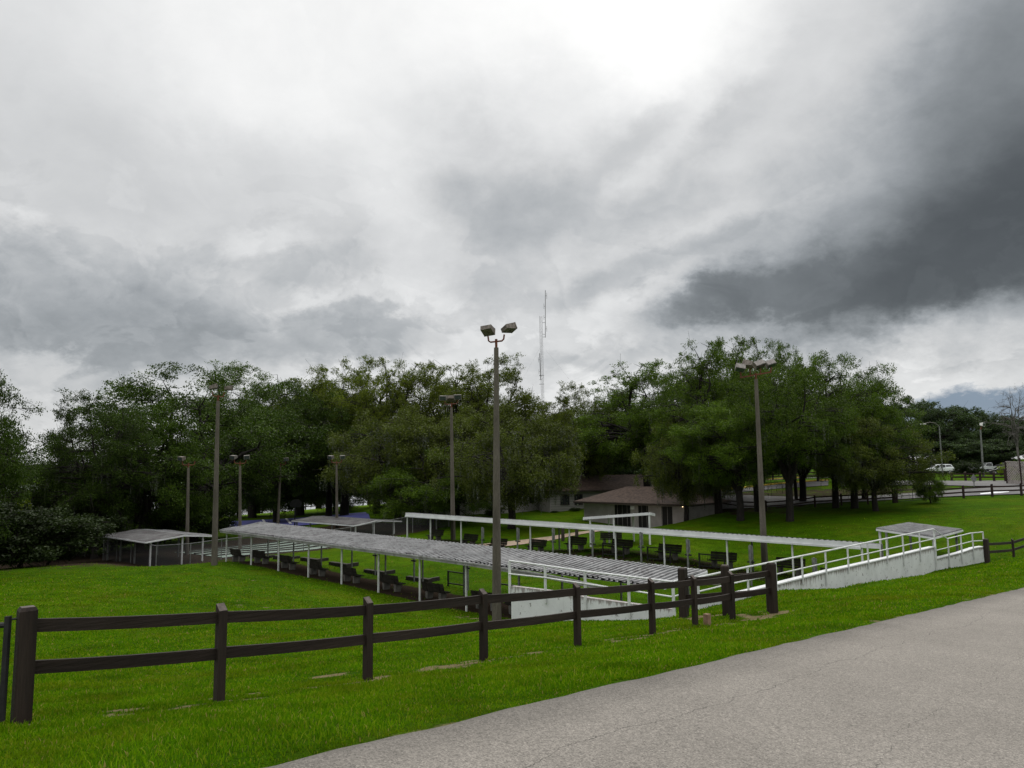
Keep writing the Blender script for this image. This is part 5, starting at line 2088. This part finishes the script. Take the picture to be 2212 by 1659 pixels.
tree('C2', 930, 84, 960, 240, 'low drooping oak behind the far shelter left end posts', GO)
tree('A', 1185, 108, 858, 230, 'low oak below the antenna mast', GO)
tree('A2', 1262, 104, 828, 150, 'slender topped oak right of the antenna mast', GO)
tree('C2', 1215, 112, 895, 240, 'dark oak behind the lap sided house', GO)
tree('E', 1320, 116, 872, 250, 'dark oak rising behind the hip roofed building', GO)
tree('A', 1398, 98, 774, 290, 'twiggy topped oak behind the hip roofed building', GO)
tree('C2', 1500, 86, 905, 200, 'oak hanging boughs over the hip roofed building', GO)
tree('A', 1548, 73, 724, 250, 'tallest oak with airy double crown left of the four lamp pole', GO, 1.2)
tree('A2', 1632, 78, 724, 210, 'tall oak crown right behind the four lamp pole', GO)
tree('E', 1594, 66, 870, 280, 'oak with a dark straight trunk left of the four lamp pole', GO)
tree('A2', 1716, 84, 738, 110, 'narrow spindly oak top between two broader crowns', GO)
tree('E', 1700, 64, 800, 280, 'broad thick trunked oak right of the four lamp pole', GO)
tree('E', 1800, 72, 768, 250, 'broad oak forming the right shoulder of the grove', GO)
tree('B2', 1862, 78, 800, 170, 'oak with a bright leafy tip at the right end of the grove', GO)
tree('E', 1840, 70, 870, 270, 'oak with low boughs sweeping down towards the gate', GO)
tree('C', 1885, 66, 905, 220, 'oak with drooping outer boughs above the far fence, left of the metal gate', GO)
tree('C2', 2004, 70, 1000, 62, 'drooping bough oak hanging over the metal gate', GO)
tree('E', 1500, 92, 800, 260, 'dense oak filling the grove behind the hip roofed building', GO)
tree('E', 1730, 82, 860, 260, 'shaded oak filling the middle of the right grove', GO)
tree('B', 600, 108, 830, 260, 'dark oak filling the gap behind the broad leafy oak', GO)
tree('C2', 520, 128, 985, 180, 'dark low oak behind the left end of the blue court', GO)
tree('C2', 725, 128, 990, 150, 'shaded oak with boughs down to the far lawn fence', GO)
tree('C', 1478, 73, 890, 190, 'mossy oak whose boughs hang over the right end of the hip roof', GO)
GT = 'trees beyond the car park'
for i, (x, D, top, w, lab) in enumerate(((1920, 165, 905, 130, 'far tree just right of the oak grove'), (1972, 160, 856, 100, 'far dark tree with the highest round top above the white car'),
                                         (2030, 150, 868, 150, 'far bushy tree behind the curved arm street lamp'), (2085, 160, 880, 130, 'far tree left of the box lamp pole'),
                                         (2132, 170, 893, 120, 'far tree behind the box lamp pole'), (2180, 155, 898, 100, 'far tree behind the lattice screen'),
                                         (2230, 150, 905, 120, 'far tree at the right edge below the bare tree'), (2060, 145, 945, 170, 'low far tree over the white estate car'),
                                         (2150, 145, 950, 140, 'low far tree above the black car'))):
    tree('F2', x, D, top, w, lab, GT)
tree('D', 2200, 132, 822, 70, 'bare leafless tree at the right edge of the picture', None)
for i, (x, D, top, w) in enumerate(((1700, 106, 920, 120), (1727, 100, 935, 90), (1765, 110, 925, 110), (1648, 112, 925, 110))):
    tree('E', x, D, top, w, 'slim shaded tree by the parking lot, %s from the four lamp pole' % ORD[i], 'slim trees by the parking lot')
for i, (x, D, top, w) in enumerate(((560, 190, 945, 170), (690, 185, 900, 190), (800, 180, 880, 190), (910, 178, 885, 200), (1010, 175, 880, 190), (1110, 170, 890, 190), (1210, 165, 900, 190),
                                    (1310, 160, 890, 190), (1410, 160, 880, 190), (1510, 158, 875, 190), (1610, 155, 870, 190), (1710, 155, 870, 190), (1810, 155, 880, 190), (1880, 150, 900, 160), (860, 140, 960, 200), (1000, 138, 960, 200), (1150, 135, 960, 200), (1480, 136, 950, 190), (1580, 138, 950, 190))):
    tree('F', x, D, top, w, 'dark background tree showing only through gaps of the nearer oaks', 'dark trees behind the oaks')
GS = 'undergrowth shrubs at the left'
for i, (x, D, top, w, lab) in enumerate(((-20, 54, 1080, 260, 'dark shrub at the left picture edge on the lawn border'), (55, 56, 1095, 230, 'dark shrub second along the lawn border'),
                                         (115, 60, 1090, 180, 'dark shrub in the middle of the lawn border'), (200, 76, 1085, 130, 'dark shrub beside the chain link fence corner'),
                                         (250, 78, 1090, 170, 'shaded shrub behind the left gabled shelter roof'), (340, 80, 1085, 190, 'shaded shrub behind the ridge of the left gabled shelter'), (430, 86, 1080, 150, 'shaded shrub behind the left light pole'))):
    tree('S', x, D, top, w, lab, GS)
tree('L', 62, 63, 1083, 60, 'lime green shrub catching light in front of the lake')
tree('L', 482, 104, 1117, 26, 'small lime green shrub at the left corner of the blue court')
tree('S', 2092, 122, 993, 56, 'rounded green shrub between the white car and the pickup')
tree('L', 2172, 118, 1000, 30, 'pale green shrub at the left end of the lattice screen')
tree('S', 1238, 97, 1096, 26, 'dark climbing shrub under the siding house window')
tree('S', 1195, 97.5, 1103, 18, 'small dark shrub at the corner of the siding house')
tree('S', 1062, 92, 1090, 40, 'dark shrub against the pale block house wall')
# far shore woods
g = np.random.default_rng(5)
cs = []
for i in range(420):
    x = g.uniform(-900, 60); y = g.uniform(705, 740)
    c = np.array([x, y, g.uniform(-7, 2)])
    cs.append(c + g.normal(size=(60, 3)) * np.array([5, 3, 2.5]))
v, q = quads_from(np.concatenate(cs), 3.2, 3, .3)
tag(np_mesh('far_woods', v, q, M['leaf_far']), kind='stuff')

# ------------------------------------------------------------------ sky
world = bpy.data.worlds.new('World')
SC.world = world
world.use_nodes = True
nt = world.node_tree
nt.nodes.clear()
SUN_EL, SUN_AZ = 52, 12          # sun behind the bright break in the clouds, high and ahead
sky = N(nt, 'ShaderNodeTexSky', sky_type='NISHITA')
sky.sun_disc = False
sky.sun_elevation = R(SUN_EL)
sky.sun_rotation = R(SUN_AZ)
tc = N(nt, 'ShaderNodeTexCoord')
sx = N(nt, 'ShaderNodeSeparateXYZ')
nt.links.new(tc.outputs['Generated'], sx.inputs[0])
az = math_n(nt, 'MULTIPLY', math_n(nt, 'ARCTAN2', sx.outputs[0], sx.outputs[1]), 57.29578)
el = math_n(nt, 'MULTIPLY', math_n(nt, 'ARCSINE', sx.outputs[2]), 57.29578)
zc = math_n(nt, 'ADD', math_n(nt, 'MAXIMUM', sx.outputs[2], 0.0), .55)
lay = N(nt, 'ShaderNodeCombineXYZ')                    # coordinates on the cloud layer
nt.links.new(math_n(nt, 'DIVIDE', sx.outputs[0], zc), lay.inputs[0])
nt.links.new(math_n(nt, 'DIVIDE', sx.outputs[1], zc), lay.inputs[1])
lay.inputs[2].default_value = 3.7
lv = lay.outputs[0]


def cnoise(scale, detail, rough, dist=0):
    n = N(nt, 'ShaderNodeTexNoise')
    n.inputs['Scale'].default_value = scale
    n.inputs['Detail'].default_value = detail
    n.inputs['Roughness'].default_value = rough
    n.inputs['Distortion'].default_value = dist
    nt.links.new(lv, n.inputs['Vector'])
    return n


w1 = cnoise(2.6, 8, .6)
w2 = cnoise(9, 9, .64)


def warped(a1, a2):
    def ax(i):
        s1 = N(nt, 'ShaderNodeSeparateColor'); nt.links.new(w1.outputs['Color'], s1.inputs[0])
        s2 = N(nt, 'ShaderNodeSeparateColor'); nt.links.new(w2.outputs['Color'], s2.inputs[0])
        return math_n(nt, 'ADD', math_n(nt, 'MULTIPLY', math_n(nt, 'SUBTRACT', s1.outputs[i], .5), a1), math_n(nt, 'MULTIPLY', math_n(nt, 'SUBTRACT', s2.outputs[i], .5), a2))
    c = N(nt, 'ShaderNodeCombineXYZ')
    nt.links.new(math_n(nt, 'ADD', az, ax(0)), c.inputs[0])
    nt.links.new(math_n(nt, 'ADD', el, ax(1)), c.inputs[1])
    return c.outputs[0]


soft_v = warped(9, 4)
crisp_v = warped(6, 6)
DEG = F * math.pi / 180


def azel(x, y):
    d = ray(x, y).normalized()
    return math.degrees(math.atan2(d.x, d.y)), math.degrees(math.asin(d.z))


fb1 = cnoise(3.2, 9, .58, .3).outputs['Fac']
fb2 = cnoise(10, 9, .62, .2).outputs['Fac']
lum = math_n(nt, 'ADD', .72, math_n(nt, 'MULTIPLY', math_n(nt, 'SUBTRACT', fb1, .5), .5))
zen = N(nt, 'ShaderNodeMapRange'); zen.interpolation_type = 'SMOOTHSTEP'
nt.links.new(el, zen.inputs[0])
for i_, v_ in ((1, 34), (2, 60), (3, 0), (4, 1.5)):
    zen.inputs[i_].default_value = v_
lum = math_n(nt, 'ADD', lum, zen.outputs[0])


def blob(lum, x, y, rx, ry, ang, val, soft, amt=1.0, crisp=False, tex=0.0):
    a, e = azel(x, y)
    mp = N(nt, 'ShaderNodeMapping', vector_type='TEXTURE')
    mp.inputs['Location'].default_value = (a, e, 0)
    mp.inputs['Rotation'].default_value = (0, 0, R(ang))
    mp.inputs['Scale'].default_value = (rx / DEG, ry / DEG, 1)
    nt.links.new(crisp_v if crisp else soft_v, mp.inputs['Vector'])
    ln = N(nt, 'ShaderNodeVectorMath', operation='LENGTH')
    nt.links.new(mp.outputs[0], ln.inputs[0])
    mr = N(nt, 'ShaderNodeMapRange'); mr.interpolation_type = 'SMOOTHSTEP'
    nt.links.new(ln.outputs['Value'], mr.inputs[0])
    for i_, v_ in ((1, 1 - soft), (2, 1 + soft), (3, amt), (4, 0)):
        mr.inputs[i_].default_value = v_
    mx = N(nt, 'ShaderNodeMix', data_type='FLOAT')
    nt.links.new(mr.outputs[0], mx.inputs[0])
    nt.links.new(lum, mx.inputs[2])
    if tex:
        tv = math_n(nt, 'ADD', val, math_n(nt, 'MULTIPLY', math_n(nt, 'SUBTRACT', fb2, .5), tex))
        nt.links.new(tv, mx.inputs[3])
    else:
        mx.inputs[3].default_value = val
    return mx.outputs[0]


for args in ((420, 110, 520, 190, 0, .86, .7, .9), (0, 330, 300, 150, 0, .60, .8, .85), (-20, 40, 240, 160, 0, .68, .7, .7),
             (1200, 20, 760, 300, 0, .98, .8, .95), (1420, 50, 330, 170, 0, 1.04, .75, .95),
             (420, 430, 330, 90, 5, .64, .7, .7), (700, 400, 160, 90, 0, .70, .7, .6), (640, 540, 320, 70, 0, .60, .6, .6, False, .2),
             (850, 330, 110, 220, 15, .84, .7, .7),
             (1300, 660, 420, 110, 0, .76, .7, .9), (1000, 640, 200, 60, 0, .68, .6, .7, False, .2), (1080, 610, 120, 40, 0, .52, .5, .6, True, .15),
             (555, 520, 80, 42, 10, .74, .4, .8, True, .15), (640, 570, 130, 40, 5, .50, .5, .7, True, .1),
             (560, 735, 120, 70, 0, .78, .5, .85, True), (40, 480, 60, 26, 0, .80, .5, .8, True), (50, 540, 90, 28, -5, .82, .5, .85, True),
             (200, 560, 200, 60, 5, .50, .6, .7, True, .3),
             (190, 680, 350, 110, 0, .40, .45, .92, True, .25), (60, 610, 170, 50, 0, .42, .5, .6, True, .2), (290, 720, 260, 60, -4, .33, .6, .8, True, .2), (150, 790, 180, 40, 0, .36, .6, .7, True, .2),
             (125, 800, 75, 26, 0, .62, .6, .8, True), (30, 880, 160, 50, 0, .58, .7, .8),
             (725, 690, 120, 66, 0, .72, .16, .9, True), (735, 702, 112, 58, 0, .50, .22, .85, True, .1), (760, 735, 150, 60, 0, .41, .4, .85, True, .2), (850, 715, 60, 40, 0, .50, .4, .7, True, .15),
             (930, 735, 60, 35, 0, .56, .5, .6, True),
             (1150, 390, 240, 170, 0, .54, .8, .85, False, .25), (1130, 465, 180, 75, -5, .43, .6, .85, False, .15), (1190, 200, 90, 120, 0, .86, .8, .6),
             (1600, 400, 420, 160, 20, .64, .8, .8, False, .3), (1600, 265, 230, 34, 36, .52, .8, .7, False, .2), (1370, 350, 150, 40, 40, .52, .7, .6),
             (1385, 415, 90, 36, 30, .74, .7, .7, True), (1670, 320, 110, 40, 25, .70, .7, .7), (1520, 520, 170, 26, 14, .74, .6, .75),
             (1400, 585, 260, 30, 10, .44, .7, .7, False, .2), (1440, 470, 150, 50, 10, .52, .6, .6, False, .2),
             (2170, 120, 320, 250, 0, .32, .7, .92, False, .28), (1800, 120, 170, 150, 30, .76, .8, .6), (1960, 330, 260, 120, 28, .48, .7, .6, False, .25), (2210, 220, 150, 190, 0, .21, .8, .8),
             (2250, 310, 190, 170, 10, .14, .8, .85, False, .06), (2040, 770, 360, 110, 0, .72, .45, .95, True, .3), (1700, 740, 280, 60, 0, .66, .6, .8, True, .25), (1950, 810, 110, 45, 0, .84, .5, .8, True), (1300, 770, 170, 30, 0, .50, .6, .7, True, .2),
             (2080, 430, 330, 170, 26, .33, .9, .85, False, .15), (1960, 530, 370, 105, 18, .24, .8, .9, False, .1), (1800, 612, 330, 66, 8, .15, .55, .7, False, .08), (1770, 628, 300, 50, 4, .16, .3, .85, True, .05), (2120, 540, 240, 75, 22, .10, .6, .92), (2260, 440, 190, 170, 25, .085, .75, .9),
             (2090, 590, 120, 40, 22, .10, .5, .7, True)):
    lum = blob(lum, *args)
# billows: puffs with one crisp edge, strongest in the low clouds
pf = cnoise(4.4, 11, .56, .55).outputs['Fac']
pf2 = cnoise(8.5, 10, .58, .7).outputs['Fac']


def sstep(v, a, b_):
    m_ = N(nt, 'ShaderNodeMapRange'); m_.interpolation_type = 'SMOOTHSTEP'
    nt.links.new(v, m_.inputs[0])
    for i_, q_ in ((1, a), (2, b_), (3, 0), (4, 1)):
        m_.inputs[i_].default_value = q_
    return m_.outputs[0]


saw = math_n(nt, 'FRACT', math_n(nt, 'MULTIPLY', pf, 4.2))
saw2 = math_n(nt, 'FRACT', math_n(nt, 'MULTIPLY', pf2, 3.6))


def puff(sw):
    up = sstep(sw, 0.0, .16)
    dn = math_n(nt, 'SUBTRACT', 1.0, math_n(nt, 'MULTIPLY', sw, 1.0))
    return math_n(nt, 'MULTIPLY', up, dn)


low = math_n(nt, 'SUBTRACT', 1.0, sstep(el, 8, 26))
bil = math_n(nt, 'ADD', math_n(nt, 'MULTIPLY', math_n(nt, 'SUBTRACT', puff(saw), .42), math_n(nt, 'ADD', .02, math_n(nt, 'MULTIPLY', low, .13))),
             math_n(nt, 'MULTIPLY', math_n(nt, 'SUBTRACT', puff(saw2), .42), math_n(nt, 'ADD', .008, math_n(nt, 'MULTIPLY', low, .05))))
lum = math_n(nt, 'MULTIPLY', lum, math_n(nt, 'ADD', 1.0, bil))
lum = math_n(nt, 'MULTIPLY', lum, math_n(nt, 'ADD', .90, math_n(nt, 'MULTIPLY', fb2, .20)))
tint = ramp(nt, lum, [(0, (.89, 1.0, 1.06)), (.35, (.94, 1.0, 1.05)), (.62, (.985, 1.0, 1.01)), (1, (1.0, 1.0, .99))])
gcol = N(nt, 'ShaderNodeCombineColor')
for i_ in range(3):
    nt.links.new(lum, gcol.inputs[i_])
ccol = mix(nt, 1.0, gcol.outputs[0], tint, 'MULTIPLY')
# blue grey rain curtain low at the right
a, e = azel(2120, 885)
mp = N(nt, 'ShaderNodeMapping', vector_type='TEXTURE')
mp.inputs['Location'].default_value = (a, e, 0)
mp.inputs['Scale'].default_value = (300 / DEG, 50 / DEG, 1)
nt.links.new(crisp_v, mp.inputs['Vector'])
ln = N(nt, 'ShaderNodeVectorMath', operation='LENGTH')
nt.links.new(mp.outputs[0], ln.inputs[0])
rf = ramp(nt, ln.outputs['Value'], [(.45, grey(.92)), (1.0, grey(0))])
ccol = mix(nt, rf, ccol, (.20, .27, .36))
# below the horizon: dull green grey
gm = ramp(nt, math_n(nt, 'ADD', math_n(nt, 'MULTIPLY', el, .2), .5), [(.35, grey(1)), (.5, grey(0))])
ccol = mix(nt, gm, ccol, (.10, .12, .08))
bg1 = N(nt, 'ShaderNodeBackground'); bg1.inputs['Strength'].default_value = .10
nt.links.new(sky.outputs[0], bg1.inputs['Color'])
bg2 = N(nt, 'ShaderNodeBackground'); bg2.inputs['Strength'].default_value = 1.0
nt.links.new(ccol, bg2.inputs['Color'])
ms = N(nt, 'ShaderNodeMixShader'); ms.inputs[0].default_value = .97
nt.links.new(bg1.outputs[0], ms.inputs[1])
nt.links.new(bg2.outputs[0], ms.inputs[2])
wo = N(nt, 'ShaderNodeOutputWorld')
nt.links.new(ms.outputs[0], wo.inputs['Surface'])

sd_ = bpy.data.lights.new('sun', 'SUN')
sd_.energy = 1.3
sd_.angle = R(25)
sd_.color = (1, .96, .9)
sun = bpy.data.objects.new('sun', sd_)
COL.objects.link(sun)
dv = Vector((math.sin(R(SUN_AZ)) * math.cos(R(SUN_EL)), math.cos(R(SUN_AZ)) * math.cos(R(SUN_EL)), math.sin(R(SUN_EL))))
sun.rotation_euler = dv.to_track_quat('Z', 'Y').to_euler()

vs_ = SC.view_settings
vs_.view_transform = 'Standard'
vs_.look = 'None'
vs_.exposure = 0
vs_.gamma = 1
SC.cycles.max_bounces = 6
SC.cycles.transparent_max_bounces = 12
